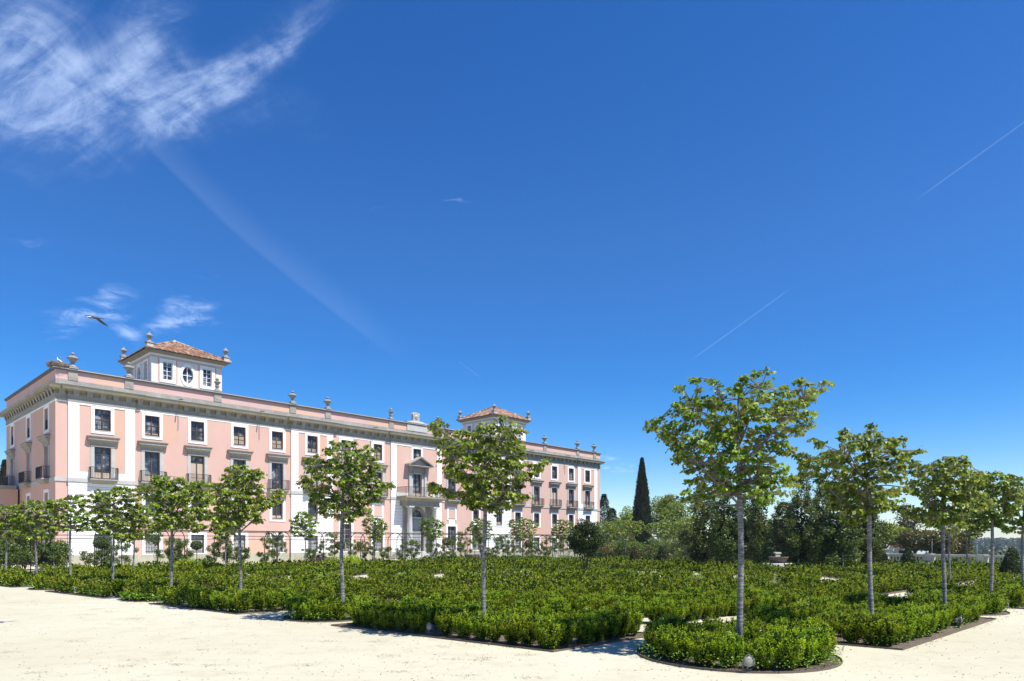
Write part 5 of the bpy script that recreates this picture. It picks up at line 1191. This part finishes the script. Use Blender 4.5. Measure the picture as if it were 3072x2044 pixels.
for k in range(150):      # dark shrubs right behind the balustrade
    t = g.random(); x = 28.5+t*8.5+g.uniform(1.2, 6); y = 63-t*17+g.uniform(.6, 5); nn = 90; d = rdir(nn, g); d[:, 2] = abs(d[:, 2]); s_ = g.uniform(.8, 1.3)
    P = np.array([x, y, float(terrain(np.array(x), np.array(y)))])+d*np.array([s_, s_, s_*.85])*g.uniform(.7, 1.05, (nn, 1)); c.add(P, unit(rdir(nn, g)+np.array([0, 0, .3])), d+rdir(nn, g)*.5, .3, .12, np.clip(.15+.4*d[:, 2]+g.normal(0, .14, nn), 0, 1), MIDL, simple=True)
tag(link('shrubbery', c.me('shrubbery')), 'dense undergrowth below the trees beyond the hedges', 'undergrowth', kind='stuff')
# cone topiaries
def cone(px, Y, H, w_, label, seed, m_=DARKL):
    g = np.random.default_rng(seed); c = Cloud(); n = 3600; t = 1-np.sqrt(1-g.random(n)*.995); z = .05+t*(H-.05); th = g.uniform(0, 2*PI, n); r = (w_*(1-t)**.85+.03)*g.uniform(.86, 1.05, n)
    P = np.stack([r*np.cos(th), r*np.sin(th), z], 1); N = np.stack([np.cos(th), np.sin(th), np.full(n, .5)], 1); c.add(P, unit(N*.5+rdir(n, g)*.8), N, .10, .035, np.clip(g.normal(.42, .25, n), 0, 1), m_, simple=True)
    return treeobj('cone_topiary', at(px, Y), label, 'topiary', 'clipped cone topiaries', c, [([(0, 0, 0), (0, 0, H*.6)], [.04, .02])])
cone(2643, 50, 1.75, .62, 'clipped cone topiary just right of the broad linden trunk', 301); cone(2724, 50, 1.75, .62, 'clipped cone topiary in front of the balustrade, left of its middle', 302); cone(3036, 39.5, 1.8, .62, 'clipped cone topiary at the right frame edge', 303)
cone(1904, 58, 1.75, .5, 'dark cone topiary below the tall cypress', 304, BRNL); cone(1986, 56, 1.75, .58, 'blue green cone topiary right of the cypress', 305)
# standard ball topiaries and small bushes before the palace
def ball(px, Y, z, r_, label, seed):
    g = np.random.default_rng(seed); c = Cloud(); mass(c, [(0, 0, z, r_, r_, r_*.8)], 1500, .075, DARKL, g, shell=.82, vb=.12)
    return treeobj('ball_topiary', at(px, Y), label, 'topiary', 'ball topiaries on stems before the palace', c, [([(0, 0, 0), (.02, 0, z)], [.03, .025])])
ball(304, 47.5, 1.95, .50, 'ball topiary behind the left grey bench', 311); ball(590, 49, 1.78, .38, 'ball topiary left of the airy forked linden', 312); ball(1340, 64, 2.05, .42, 'ball topiary at the foot of the entrance steps', 313); ball(1586, 70, 1.85, .45, 'ball topiary right of the wide small linden', 314); ball(1019, 56, 1.75, .4, 'ball topiary half hidden behind the third trunk', 315)
def bush(px, Y, r_, h_, label, seed, m_=MIDL, grp='low clipped bushes at the palace foot'):
    g = np.random.default_rng(seed); c = Cloud(); mass(c, [(g.uniform(-.3, .3)*r_, g.uniform(-.3, .3)*r_, h_*.45, r_*.8, r_*.8, h_*.55) for k in range(4)], 1400, .085, m_, g, shell=.7, vb=.12)
    o = link('bush', c.me('bush'), None, at(px, Y)); tag(o, label, 'bush', grp)
for a in [(1330, 62, .55, 1.0, 'bush right of the entrance steps', 321), (1362, 64, .5, .95, 'bush left of the wooden bench', 322), (1548, 62, .8, .85, 'bush left of the wide small linden foot', 323), (1600, 63, .9, .85, 'bush right of the wide small linden foot', 324), (1640, 64, .6, .8, 'bush between two small lindens right of the entrance', 325), (1700, 62, 1.0, .8, 'bush at the foot of the linden left of the evergreen', 326),
          (1020, 48, 1.5, 1.05, 'low hedge block beside the seated person', 327, BOX), (1052, 49, .7, 1.05, 'hedge block right of the third trunk', 328, BOX), (575, 44, 1.3, .95, 'raised hedge block left of the airy linden', 329, BOX), (610, 44.5, .7, .95, 'hedge block just left of the airy linden trunk', 330, BOX), (1870, 62, 1.1, .8, 'bush under the cypress', 331), (2030, 60, 1.4, .9, 'bush right of the blue green cone', 332)]: bush(*a)
# ------------------------------------------------------------------ pergola with climbing roses
pg = empty('rose_pergola', fac(0, 0), 0, 'long dark iron pergola of hoops and rails in front of the palace', 'pergola')
def F3(u, p, z): a = fac(u, p); return (a[0]-PX, a[1]-PY, z)
PW = 2.3; PC = 13.6; hoops = []; u = -9
while u < 80: hoops.append(u); u += 4.3
hm = MB().use(IRON)
hp = [(0, -PW/2, 0), (0, -PW/2, 2.2)]+[(0, -PW/2*math.cos(a), 2.2+.72*math.sin(a)) for a in np.linspace(.15, PI-.15, 12)]+[(0, PW/2, 2.2), (0, PW/2, 0)]
hm.tube(hp, .034, 6); hmm = hm.me('hoop')
for u in hoops:
    a = F3(u, PC, 0); link('hoop', hmm, pg, (a[0], a[1], 0), TH)
    a = F3(u+1.1, PC, 0); link('hoop', hmm, pg, (a[0], a[1], 0), TH)
for off, z in ((0, 2.93), (.35, 2.9), (-.6, 2.82), (PW/2, 2.25), (-PW/2, 2.25), (PW/2, 2.5), (-PW/2, 2.5)):
    m = MB().use(IRON); m.tube([F3(-9, PC+off, z), F3(81, PC+off, z)], .03 if z > 2.6 else .013, 5); m.build('rail', pg)
RM = []
for s_ in range(6):
    g = np.random.default_rng(400+s_); c = Cloud(); bl = []; H = [1.9, 2.5, 2.3, 1.5, 2.7, 2.0][s_]; w_ = [.6, .75, .95, .6, .6, .85][s_]
    for k in range(22):
        t = g.uniform(.3, 1); an = g.uniform(0, 2*PI); r = w_*g.random()**.5*(1.1-abs(t-.75)); q = g.uniform(.12, .24); bl.append((r*math.cos(an), r*math.sin(an), H*t, q, q, q*.9))
    mass(c, bl, 2100, .08, ROSEL, g, shell=.1)
    w2 = MB().use(BARKD)
    for k in range(6):
        b = bl[k]; w2.tube([(g.normal(0, .05), g.normal(0, .05), 0), (b[0]*.5, b[1]*.5, b[2]*.5), b[:3]], [.014, .011, .006], 4)
    RM.append((c.me('foliage'), w2.me('stem')))
g = random.Random(9); ku = 0
spots = []
for k, u in enumerate(hoops+[h+1.1 for h in hoops]):
    for s_ in (1, -1):
        if g.random() < .84 or u < 6: spots.append((u+g.uniform(-.3, .3), PC+s_*PW/2+g.uniform(-.1, .1)))
for k, (u, p) in enumerate(spots):
    a = fac(u, p)
    if not visible(a[0], a[1], 0) or a[1] < 5: continue
    px = proj(a[0], a[1])[0]
    if px < -60 or px > 1900: continue
    A = RM[g.randrange(6)]; row = 'front' if p > PC else 'rear'
    part_ = 'left of the left end bay' if u < 1 else 'before the left end bay' if u < 7 else 'before the left pink wing' if u < 21 else 'before the second white bay' if u < 28 else 'left of the entrance steps' if u < 35 else 'before the entrance' if u < 43 else 'before the right pink wing' if u < 70 else 'past the right palace end'
    r = empty('climbing_rose', a, g.uniform(0, 6), 'climbing rose on the %s posts of the pergola %s' % (row, part_), 'rose bush', 'climbing roses on the pergola %s, %s row' % (part_, row)); f_ = g.uniform(.85, 1.22); r.scale = (f_, f_, f_*g.uniform(.9, 1.05))
    link('foliage', A[0], r, (0, 0, 0)); link('stem', A[1], r, (0, 0, 0))
# denser shrubs at the far left and behind, and flowering hedge at the right
for k, (px, Y, r_, h_, m_, lb) in enumerate([(20, 46, 1.5, 2.6, MIDL, 'tall shrub at the left frame edge below the lindens'), (75, 49, 1.3, 2.4, BRNL, 'bronze tinted shrub near the left frame edge'), (130, 50, 1.3, 2.3, ROSEL, 'shrub hiding the pink left palace corner'), (165, 47, 1.0, 2.1, ROSEL, 'loose shrub before the left palace corner'), (-20, 42, 1.4, 2.0, MIDL, 'shrub cut by the left frame edge')]):
    g_ = np.random.default_rng(500+k); c = Cloud(); mass(c, [(g_.uniform(-.8, .8)*r_, g_.uniform(-.8, .8)*r_, h_*g_.uniform(.3, .8), r_*.4, r_*.4, h_*.25) for q in range(16)], 4200, .11, m_, g_, shell=.2, vb=.05)
    treeobj('tall_shrub', at(px, Y), lb, 'shrub', 'tall loose shrubs at the left', c, [([(0, 0, 0), (q, .1, h_*.7)], [.03, .01]) for q in (-.4, 0, .4)])
for k in range(9):
    px = 1830+k*33; Y = 76-k*1.2; g_ = np.random.default_rng(520+k); c = Cloud(); mass(c, [(g_.uniform(-1, 1), g_.uniform(-.5, .5), g_.uniform(.5, 2.1), .5, .5, .45) for q in range(12)], 1500, .14, ROSEL, g_, shell=.2, vb=.15)
    treeobj('climbing_rose', at(px, Y), 'pale flecked climbing rose in the dense row below the cypress', 'rose bush', 'dense row of climbing roses below the cypress', c, [([(q, 0, 0), (q*1.3, .1, 1.8)], [.03, .01]) for q in (-.5, .3)])
# ================================================================== FURNITURE, LAMPS, FOUNTAIN
def bench(loc, rz, label, mt, L=1.9):
    r = empty('garden_bench', loc, rz, label, 'bench', None)
    m = MB().use(mt)
    for k in range(4): m.box(-L/2, L/2, -.02-.115*k-.09, -.02-.115*k, .42, .45)
    m.build('seat', r)
    m = MB().use(mt)
    for k in range(3): z = .56+.11*k; m.frustum((-L/2, L/2, .06+.03*k, .085+.03*k), (-L/2, L/2, .085+.03*k, .11+.03*k), z, z+.09)
    m.build('backrest', r)
    for x in (-L/2+.12, L/2-.12):
        m = MB().use(IRON); m.tube([(x, -.46, 0), (x, -.42, .42), (x, .02, .41), (x, .2, .88)], .02, 6); m.tube([(x, -.02, .41), (x, .16, 0)], .02, 6); m.tube([(x, -.42, .42), (x, -.42, .64), (x, .1, .62)], .014, 6); m.build('leg', r)
    return r
bench(at(350, 51.0), TH+.05, 'long grey metal bench behind the hedges below the left white bay', GREYM, 2.1)
bench(at(1414, 63.5), TH+PI-.1, 'dark wooden bench right of the entrance steps', WOOD, 1.7)
bench(at(963, 51.2), TH+PI*.95, 'dark bench under the seated person in navy', WOOD, 1.5)
# seated person, bent forward, seen from behind
SKIN = mat('skin', **{'Base Color': (.45, .27, .2), 'Roughness': .6}); NAVY = mat('navy_jacket', **{'Base Color': (.012, .014, .045), 'Roughness': .85}); JEAN = mat('dark_trousers', **{'Base Color': (.02, .024, .04), 'Roughness': .9}); HAIR = mat('black_hair', **{'Base Color': (.008, .007, .007), 'Roughness': .6}); SHOE = mat('dark_shoes', **{'Base Color': (.02, .02, .02), 'Roughness': .6})
def skinned(name, V, Ed, Rd, mt, parent, root=0, sub=2):
    me_ = bpy.data.meshes.new(name); me_.from_pydata(V, Ed, []); o = link(name, me_, parent); me_.materials.append(mt)
    s_ = o.modifiers.new('skin', 'SKIN'); s_.use_smooth_shade = True
    for k, r in enumerate(Rd): me_.skin_vertices[0].data[k].radius = (r, r) if not isinstance(r, tuple) else r; me_.skin_vertices[0].data[k].use_root = (k == root)
    o.modifiers.new('sub', 'SUBSURF').levels = sub; o.modifiers['sub'].render_levels = sub
    return o
pr = empty('person', at(966, 51.0), TH+PI*.95, 'person in a navy jacket seated on a bench, bent forward beside a hedge', 'person')
# front of the person is -y (bench frame)
V = [(0, -.12, .53), (0, -.20, .70), (0, -.30, .90), (0, -.36, 1.02), (0, -.42, 1.10), (0, -.46, 1.20), (0, -.47, 1.27),
     (.18, -.33, 1.0), (.26, -.40, .80), (.17, -.62, .74), (.12, -.68, .72), (-.18, -.33, 1.0), (-.26, -.40, .80), (-.17, -.62, .74), (-.12, -.68, .72),
     (.1, -.16, .52), (.14, -.60, .53), (.14, -.56, .10), (.14, -.66, .05), (-.1, -.16, .52), (-.15, -.60, .53), (-.15, -.62, .10), (-.15, -.72, .05)]
Ed = [(0, 1), (1, 2), (2, 3), (3, 4), (4, 5), (5, 6), (3, 7), (7, 8), (8, 9), (9, 10), (3, 11), (11, 12), (12, 13), (13, 14), (0, 15), (15, 16), (16, 17), (17, 18), (0, 19), (19, 20), (20, 21), (21, 22)]
Rd = [.14, .14, .15, .10, .055, .085, .085, .075, .05, .036, .03, .075, .05, .036, .03, .095, .065, .045, .035, .095, .065, .045, .035]
skinned('body', V, Ed, Rd, SKIN, pr)
for s_ in (1, -1):      # hands: palm, four fingers and a thumb resting together
    hm_ = MB().use(SKIN); x = .11*s_; 
    for q in range(4): hm_.tube([(x-.02+.018*q*s_, -.69, .715), (x-.02+.018*q*s_, -.735, .70), (x-.02+.018*q*s_-.008*s_, -.75-.004*q, .675)], [.009, .008, .006], 6)
    hm_.tube([(x-.03*s_, -.675, .72), (x-.05*s_, -.71, .73)], [.010, .007], 6); hm_.build('hand', pr)
skinned('jacket', [V[0], V[1], V[2], V[3], (0, -.39, 1.06)]+[V[7], V[8], V[9], V[11], V[12], V[13]], [(0, 1), (1, 2), (2, 3), (3, 4), (3, 5), (5, 6), (6, 7), (3, 8), (8, 9), (9, 10)], [.17, .17, .185, .13, .085, .10, .068, .05, .10, .068, .05], NAVY, pr)
skinned('trousers', [V[0], V[15], V[16], (.14, -.57, .14), V[19], V[20], (-.15, -.62, .14)], [(0, 1), (1, 2), (2, 3), (0, 4), (4, 5), (5, 6)], [.155, .12, .085, .065, .12, .085, .065], JEAN, pr)
h_ = MB().use(HAIR); h_.lathe([(.0, .125), (.06, .11), (.098, .05), (.1, 0), (.085, -.05), (.04, -.085), (0, -.09)], (0, -.445, 1.255), 14); h_.build('hair', pr)
for x, y in ((.14, -.64), (-.15, -.70)):
    s_ = MB().use(SHOE); s_.lathe([(.0, 0), (.05, .01), (.052, .05), (.035, .09), (0, .1)], (x, y, 0), 10, Matrix.Scale(2.3, 4, (0, 1, 0))); s_.build('shoe', pr)
# floodlights at the bed edges
HOUS = mat('cast_aluminium', **{'Base Color': (.16, .16, .165), 'Roughness': .5, 'Metallic': .3}); LENS = mat('frosted_lens', **{'Base Color': (.24, .23, .19), 'Roughness': .25, 'Specular IOR Level': .5})
def flood_meshes():
    tilt = Matrix.Rotation(R(80), 4, 'X'); h = MB().use(HOUS)
    h.lathe([(.03, -.16), (.055, -.15), (.07, -.10), (.078, -.04), (.098, -.02), (.102, .0), (.102, .018), (.088, .02), (.086, .012)], (0, 0, .22), 24, tilt)
    for k in range(6): a = PI*k/3; v_ = tilt @ Vector((.098*math.cos(a), .098*math.sin(a), .02)); h.lathe([(.0, 0), (.007, .003), (0, .008)], (v_[0], v_[1], v_[2]+.22), 6, tilt)
    l = MB().use(LENS); l.lathe([(.088, .010), (.07, .022), (.045, .03), (.02, .034), (.0, .035)], (0, 0, .22), 24, tilt)
    b = MB().use(HOUS); b.tube([(-.108, .0, .22), (-.108, .03, .12), (-.06, .045, .06), (.06, .045, .06), (.108, .03, .12), (.108, 0, .22)], .009, 6); b.tube([(0, .045, 0), (0, .045, .06)], .02, 8); b.lathe([(.06, 0), (.06, .02), (.02, .03)], (0, .045, .0), 12)
    b.lathe([(.0, 0), (.018, 0), (.018, .02), (0, .02)], (0, .0, .322), 8)
    return h.me('housing'), l.me('lens'), b.me('bracket')
FM = flood_meshes()
for px, Y, rz, lb in [(2246, 10.42, .06, 'grey round floodlight facing the viewer in front of the nearest tree'), (1288, 14.62, -.75, 'round floodlight in the front hedge of the left edge, below the slim dense linden'), (880, 17.75, -.9, 'floodlight in the small round bed below the dark rounded linden'), (576, 21.5, -1.0, 'floodlight under the hedge below the airy linden'),
                   (385, 24.2, -1.1, 'floodlight in the path gap below the broad two tiered linden'), (224, 26.7, -1.2, 'small floodlight in the hedge foot at left'), (101, 29.8, -1.2, 'second floodlight from the left frame edge'), (2, 32.1, -1.2, 'floodlight cut by the left frame edge'),
                   (2883, 15.9, 1.15, 'floodlight sticking out of the right edge hedge, seen from the side'), (3022, 19.7, 1.25, 'floodlight at the gap near the right frame edge')]:
    r = empty('floodlight', at(px, Y), rz, lb, 'floodlight', 'floodlights along the bed edges')
    r.scale = (.86, .86, .86)
    for n_, me_ in zip(('housing', 'lens', 'bracket'), FM): link(n_, me_, r, (0, 0, 0))
# fountain bowl and pedestal
fb = empty('fountain', at(2335, 44), .3, 'shallow stone fountain bowl, coloured dark as in shade, on a pale slab behind the hedges', 'fountain')
m = MB().use(STONEL); m.lathe([(.95, .0), (.95, .62), (.90, .66), (.0, .66)], n=40); m.build('slab', fb)
m = MB().use(mat('shade_darkened_bowl_stone', stone((.10, .07, .05), (.17, .12, .09), 0, False))); m.lathe([(.34, .66), (.38, .72), (.42, .76), (.50, .85), (.60, 1.0), (.63, 1.06), (.58, 1.07), (.5, 1.0), (.0, .95)], n=32); m.build('bowl', fb)  # bowl stone coloured darker brown to stand in for shade
m = MB().use(STONEL); m.box(-.3, .3, -.3, .3, 0, 1.12); m.box(-.36, .36, -.36, .36, 1.12, 1.24); tag(m.build('pedestal', None, at(2323, 53), .5), 'pale square stone pedestal just behind the fountain bowl', 'pedestal')
m = MB().use(STONEL); m.box(-.9, .9, -.25, .25, .35, .47); m.box(-.7, -.5, -.2, .2, 0, .35); m.box(.5, .7, -.2, .2, 0, .35); tag(m.build('stone_bench', None, at(2384, 43.5), .7), 'low pale stone bench right of the fountain', 'bench')
# balustrade
SUNLITST = mat('sunlit_cream_cast_stone', stone((.56, .51, .43), (.70, .66, .58), 0, False))  # stone colour lightened and warmed to stand in for sunlight
A0 = np.array(at(2652, 57.5)[:2]); A1 = np.array(at(3140, 45.5)[:2]); Lb = np.linalg.norm(A1-A0); ang = math.atan2(*(A1-A0)[::-1])
bs = empty('balustrade', (A0[0], A0[1], 0), ang, 'long pale stone balustrade closing the terrace at the right', 'balustrade')
m = MB().use(SUNLITST); m.box(0, Lb, -.16, .16, 0, .18); m.build('base', bs); m = MB().use(SUNLITST); m.box(0, Lb, -.2, .2, .92, 1.08); m.build('handrail', bs)
bal = MB().use(SUNLITST); bal.lathe([(.09, .18), (.09, .24), (.05, .28), (.085, .4), (.095, .48), (.05, .68), (.045, .78), (.085, .84), (.09, .92)], n=8); bme = bal.me('baluster'); u = .3; k = 0; nb = 0
rest = MB().use(SUNLITST)
piers = np.arange(0, Lb, 4.2)
while u < Lb:
    if min(abs(piers-u)) > .42:
        if nb < 99: link('baluster', bme, bs, (u, 0, 0)); nb += 1
        else: rest.lathe([(.09, .18), (.05, .28), (.095, .48), (.045, .78), (.09, .92)], (u, 0, 0), 6)
    u += .30
for q in piers: m = MB().use(SUNLITST); m.box(q-.32, q+.32, -.23, .23, 0, 1.1); m.build('pier', bs)
if rest.v: tag(rest.build('balusters', bs), kind='stuff')
# brown gabled barn roof and white vans beyond the balustrade
BRICK = mat('brown_brick', stone((.13, .07, .05), (.2, .11, .08), 0, True))
bn = empty('brick_barn', at(2692, 92, -1.5), .35, 'small brown brick gable beyond the balustrade', 'building')
m = MB().use(BRICK); m.mesh([(-2.2, 0, 0), (2.2, 0, 0), (2.2, 0, 2.2), (0, 0, 4.6), (-2.2, 0, 2.2), (-2.2, 6, 0), (2.2, 6, 0), (2.2, 6, 2.2), (0, 6, 4.6), (-2.2, 6, 2.2)], [(0, 1, 2, 3, 4), (5, 9, 8, 7, 6), (0, 4, 9, 5), (1, 6, 7, 2)]); m.build('wall', bn)
m = MB().use(STONEL)
for s_ in (-1, 1): m.mesh([(s_*2.5, -.25, 2.0), (0, -.25, 4.75), (0, 6.2, 4.75), (s_*2.5, 6.2, 2.0), (s_*2.5, -.25, 2.15), (0, -.25, 4.9), (0, 6.2, 4.9), (s_*2.5, 6.2, 2.15)], [(0, 1, 2, 3), (4, 7, 6, 5), (0, 4, 5, 1), (3, 2, 6, 7), (0, 3, 7, 4)])
m.build('roof', bn)
VAN = mat('white_van_paint', **{'Base Color': (.75, .76, .78), 'Roughness': .3}); TYRE = mat('tyre_rubber', **{'Base Color': (.02, .02, .02), 'Roughness': .9})
def van(px, Y, rz, z, lb):
    v = empty('van', at(px, Y, z), rz, lb, 'van', 'white vans parked beyond the balustrade'); m = MB().use(VAN)
    pf = [(-2.5, .35), (-2.5, 2.2), (1.2, 2.25), (1.9, 1.35), (2.5, 1.15), (2.55, .4)]; n = len(pf)
    m.mesh([(x, -.95, z_) for x, z_ in pf]+[(x, .95, z_) for x, z_ in pf], [tuple(range(n)), tuple(range(n, 2*n))[::-1]]+[(i, (i+1) % n, n+(i+1) % n, n+i) for i in range(n)]); m.build('body', v)
    m = MB().use(GLASS); m.face([(.4, -.958, 1.4), (1.65, -.958, 1.4), (1.1, -.958, 2.05), (.4, -.958, 2.05)]); m.face([(1.24, -.85, 2.2), (1.24, .85, 2.2), (1.89, .85, 1.4), (1.89, -.85, 1.4)]); m.build('window', v)
    for x in (-1.6, 1.6):
        for y in (-.9, .9): m = MB().use(TYRE); m.lathe([(.0, -.1), (.33, -.1), (.36, 0), (.33, .1), (0, .1)], (x, y, .36), 14, Matrix.Rotation(PI/2, 4, 'X')); m.build('wheel', v)
van(2671, 80, .1, -1.0, 'white van left of the brown brick gable'); van(2757, 88, .15, -1.35, 'white van half hidden behind the second cone topiary')
# lamp posts beyond
for px, Y, h_, lb in ((2796, 58, 2.2, 'thin grey post left of the flat topped linden trunk'), (2931, 47, 1.9, 'thin grey lamp post in front of the balustrade')):
    r = empty('lamp_post', at(px, Y), 0, lb, 'lamp post'); m = MB().use(GREYM); m.tube([(0, 0, 0), (0, 0, h_)], [.022, .016], 8); m.build('post', r); m = MB().use(GREYM); m.lathe([(.02, h_), (.05, h_+.02), (.055, h_+.07), (.01, h_+.1)], n=10); m.build('lamp_head', r)
# ------------------------------------------------------------------ storks and nest, flying bird
g = np.random.default_rng(77); m = MB().use(TWIG); nc = Vector((PX, PY, 16.98))+Vector((DX*.28-NX*.30, DY*.28-NY*.30, 0))
for k in range(720):
    a = g.uniform(0, 2*PI); r = .78*math.sqrt(g.uniform(.12, 1)); z = .02+.34*g.random()*(.4+.6*r/.78); L = g.uniform(.2, .5); t = a+PI/2+g.normal(0, .6); dz = g.normal(0, .1)
    c_ = (r*math.cos(a), r*math.sin(a), z); dx, dy = math.cos(t)*L/2, math.sin(t)*L/2; m.tube([(c_[0]-dx, c_[1]-dy, z-dz), (c_[0], c_[1], z+.02), (c_[0]+dx, c_[1]+dy, z+dz)], g.uniform(.008, .018), 4)
m.lathe([(.6, -.02), (.7, .12), (.62, .24), (.3, .2), (0, .18)], (0, 0, 0), 14)
tag(m.build('stork_nest', None, nc), 'wide twig stork nest on the left roof corner of the palace', 'nest')
FW = mat('white_feathers', **{'Base Color': (.72, .70, .66), 'Roughness': .8}); FB = mat('black_feathers', **{'Base Color': (.02, .02, .025), 'Roughness': .6}); BILL = mat('red_bill', **{'Base Color': (.5, .08, .04), 'Roughness': .5}); FG = mat('grey_feathers', **{'Base Color': (.05, .045, .042), 'Roughness': .75})
st = empty('stork', nc+Vector((.12, .0, .22)), PI*.9, 'white stork with black wings standing in the roof nest', 'bird')
skinned('body', [(0, 0, .34), (.12, 0, .40), (.22, 0, .50), (.25, 0, .62), (.28, 0, .68), (-.14, 0, .26), (-.26, 0, .2)], [(0, 1), (1, 2), (2, 3), (3, 4), (0, 5), (5, 6)], [.105, .085, .042, .032, .042, .09, .03], FW, st)
m = MB().use(FB)
for s_ in (-1, 1): m.mesh([(.06, s_*.085, .40), (-.1, s_*.115, .36), (-.36, s_*.03, .15), (-.16, s_*.10, .2), (.06, s_*.105, .32)], [(0, 1, 2, 3, 4)]); m.mesh([(.06, s_*.10, .40), (-.1, s_*.13, .36), (-.37, s_*.045, .15), (-.16, s_*.12, .2), (.06, s_*.12, .32)], [(0, 1, 2, 3, 4)])
m.build('wing', st)
m = MB().use(BILL); m.tube([(.30, 0, .68), (.40, 0, .64), (.50, 0, .59)], [.018, .012, .003], 6); m.build('bill', st)
for s_ in (-1, 1): m = MB().use(BILL); m.tube([(0, s_*.04, .26), (.02, s_*.04, .12), (-.01, s_*.04, -.05)], .009, 5); m.build('leg', st)
st2 = empty('stork', nc+Vector((-.28, .05, .16)), PI*.8, 'second stork lying low in the roof nest, only its white back showing', 'bird')
skinned('body', [(0, 0, .10), (.14, 0, .13), (.22, 0, .17), (-.16, 0, .08), (-.26, 0, .07)], [(0, 1), (1, 2), (0, 3), (3, 4)], [.10, .06, .04, .08, .03], FW, st2)
m = MB().use(FB); m.mesh([(-.1, .09, .15), (-.34, .03, .08), (-.34, -.03, .08), (-.1, -.09, .15), (-.12, 0, .185)], [(0, 1, 4), (1, 2, 4), (2, 3, 4)]); m.build('wing', st2)
# bird gliding left, wings lowered on the far beat; modelled in metres with x to the right, built at 16 m
bd = empty('bird', ((285-1536)/F*15.2, 15.2, CAMH+(HZ-955)/F*15.2), R(8), 'grey pale bellied bird flying above the left end of the palace', 'bird')
def bp(x, y): return ((x-1050)/22.4/F*13.8, (850-y)/22.4/F*13.8)      # small-scale profile units to metres
B_ = [bp(*p) for p in ((470, 690), (560, 690), (700, 740), (900, 790), (1100, 830), (1300, 850), (1500, 862), (1700, 890))]
skinned('body', [(x, 0, z) for x, z in B_], [(k, k+1) for k in range(7)], [.013, .020, .028, .030, .026, .017, (.018, .006), (.024, .003)], FG, bd, root=3)
m = MB().use(FW); P_ = [bp(*p) for p in ((520, 750), (640, 775), (800, 815), (930, 835))]; m.tube([(x, -.012, z) for x, z in P_], [.008, .018, .021, .012], 8); m.build('belly', bd)
m = MB().use(FB); a = bp(470, 690); b = bp(350, 706); m.tube([(a[0], 0, a[1]), (b[0], 0, b[1])], [.008, .001], 6); m.build('bill', bd)
def wing(pts, yr, yt, nm):
    Q = [bp(*p) for p in pts]; n = len(Q); mb = MB().use(FG); zmin = min(q[1] for q in Q); zmax = max(q[1] for q in Q); V_ = []
    for dy in (0, .006):
        for x, z in Q: f_ = (zmax-z)/(zmax-zmin); V_.append((x, yr+(yt-yr)*f_+dy, z))
    mb.mesh(V_, [tuple(range(n)), tuple(range(n, 2*n))[::-1]]+[(i, (i+1) % n, n+(i+1) % n, n+i) for i in range(n)]); mb.build(nm, bd)
wing([(600, 800), (700, 900), (800, 1000), (900, 1080), (1000, 1130), (1130, 1160), (1150, 1110), (1240, 1120), (1160, 1020), (1200, 900), (1000, 840), (800, 800)], -.03, -.26, 'wing')
wing([(1050, 850), (1150, 980), (1280, 1060), (1420, 1130), (1600, 1190), (1640, 1170), (1560, 1080), (1440, 950), (1350, 880), (1200, 850)], .03, .24, 'wing')

# ------------------------------------------------------------------ air
hz = bpy.data.materials.new('pale_air'); hz.use_nodes = True; ht = NT(hz.node_tree); ht.n.clear(); ho = ht.node('ShaderNodeOutputMaterial'); hv = ht.node('ShaderNodeVolumePrincipled')
hv.inputs['Color'].default_value = (.70, .80, 1.0, 1); hv.inputs['Density'].default_value = .0002; hv.inputs['Anisotropy'].default_value = .2; ht.l.new(hv.outputs[0], ho.inputs['Volume'])
m = MB().use(hz); m.box(-1510, 1810, -310, 2610, -14, 44); tag(m.build('haze'), 'thin pale blue air that softens the far ridge', 'haze', kind='stuff')
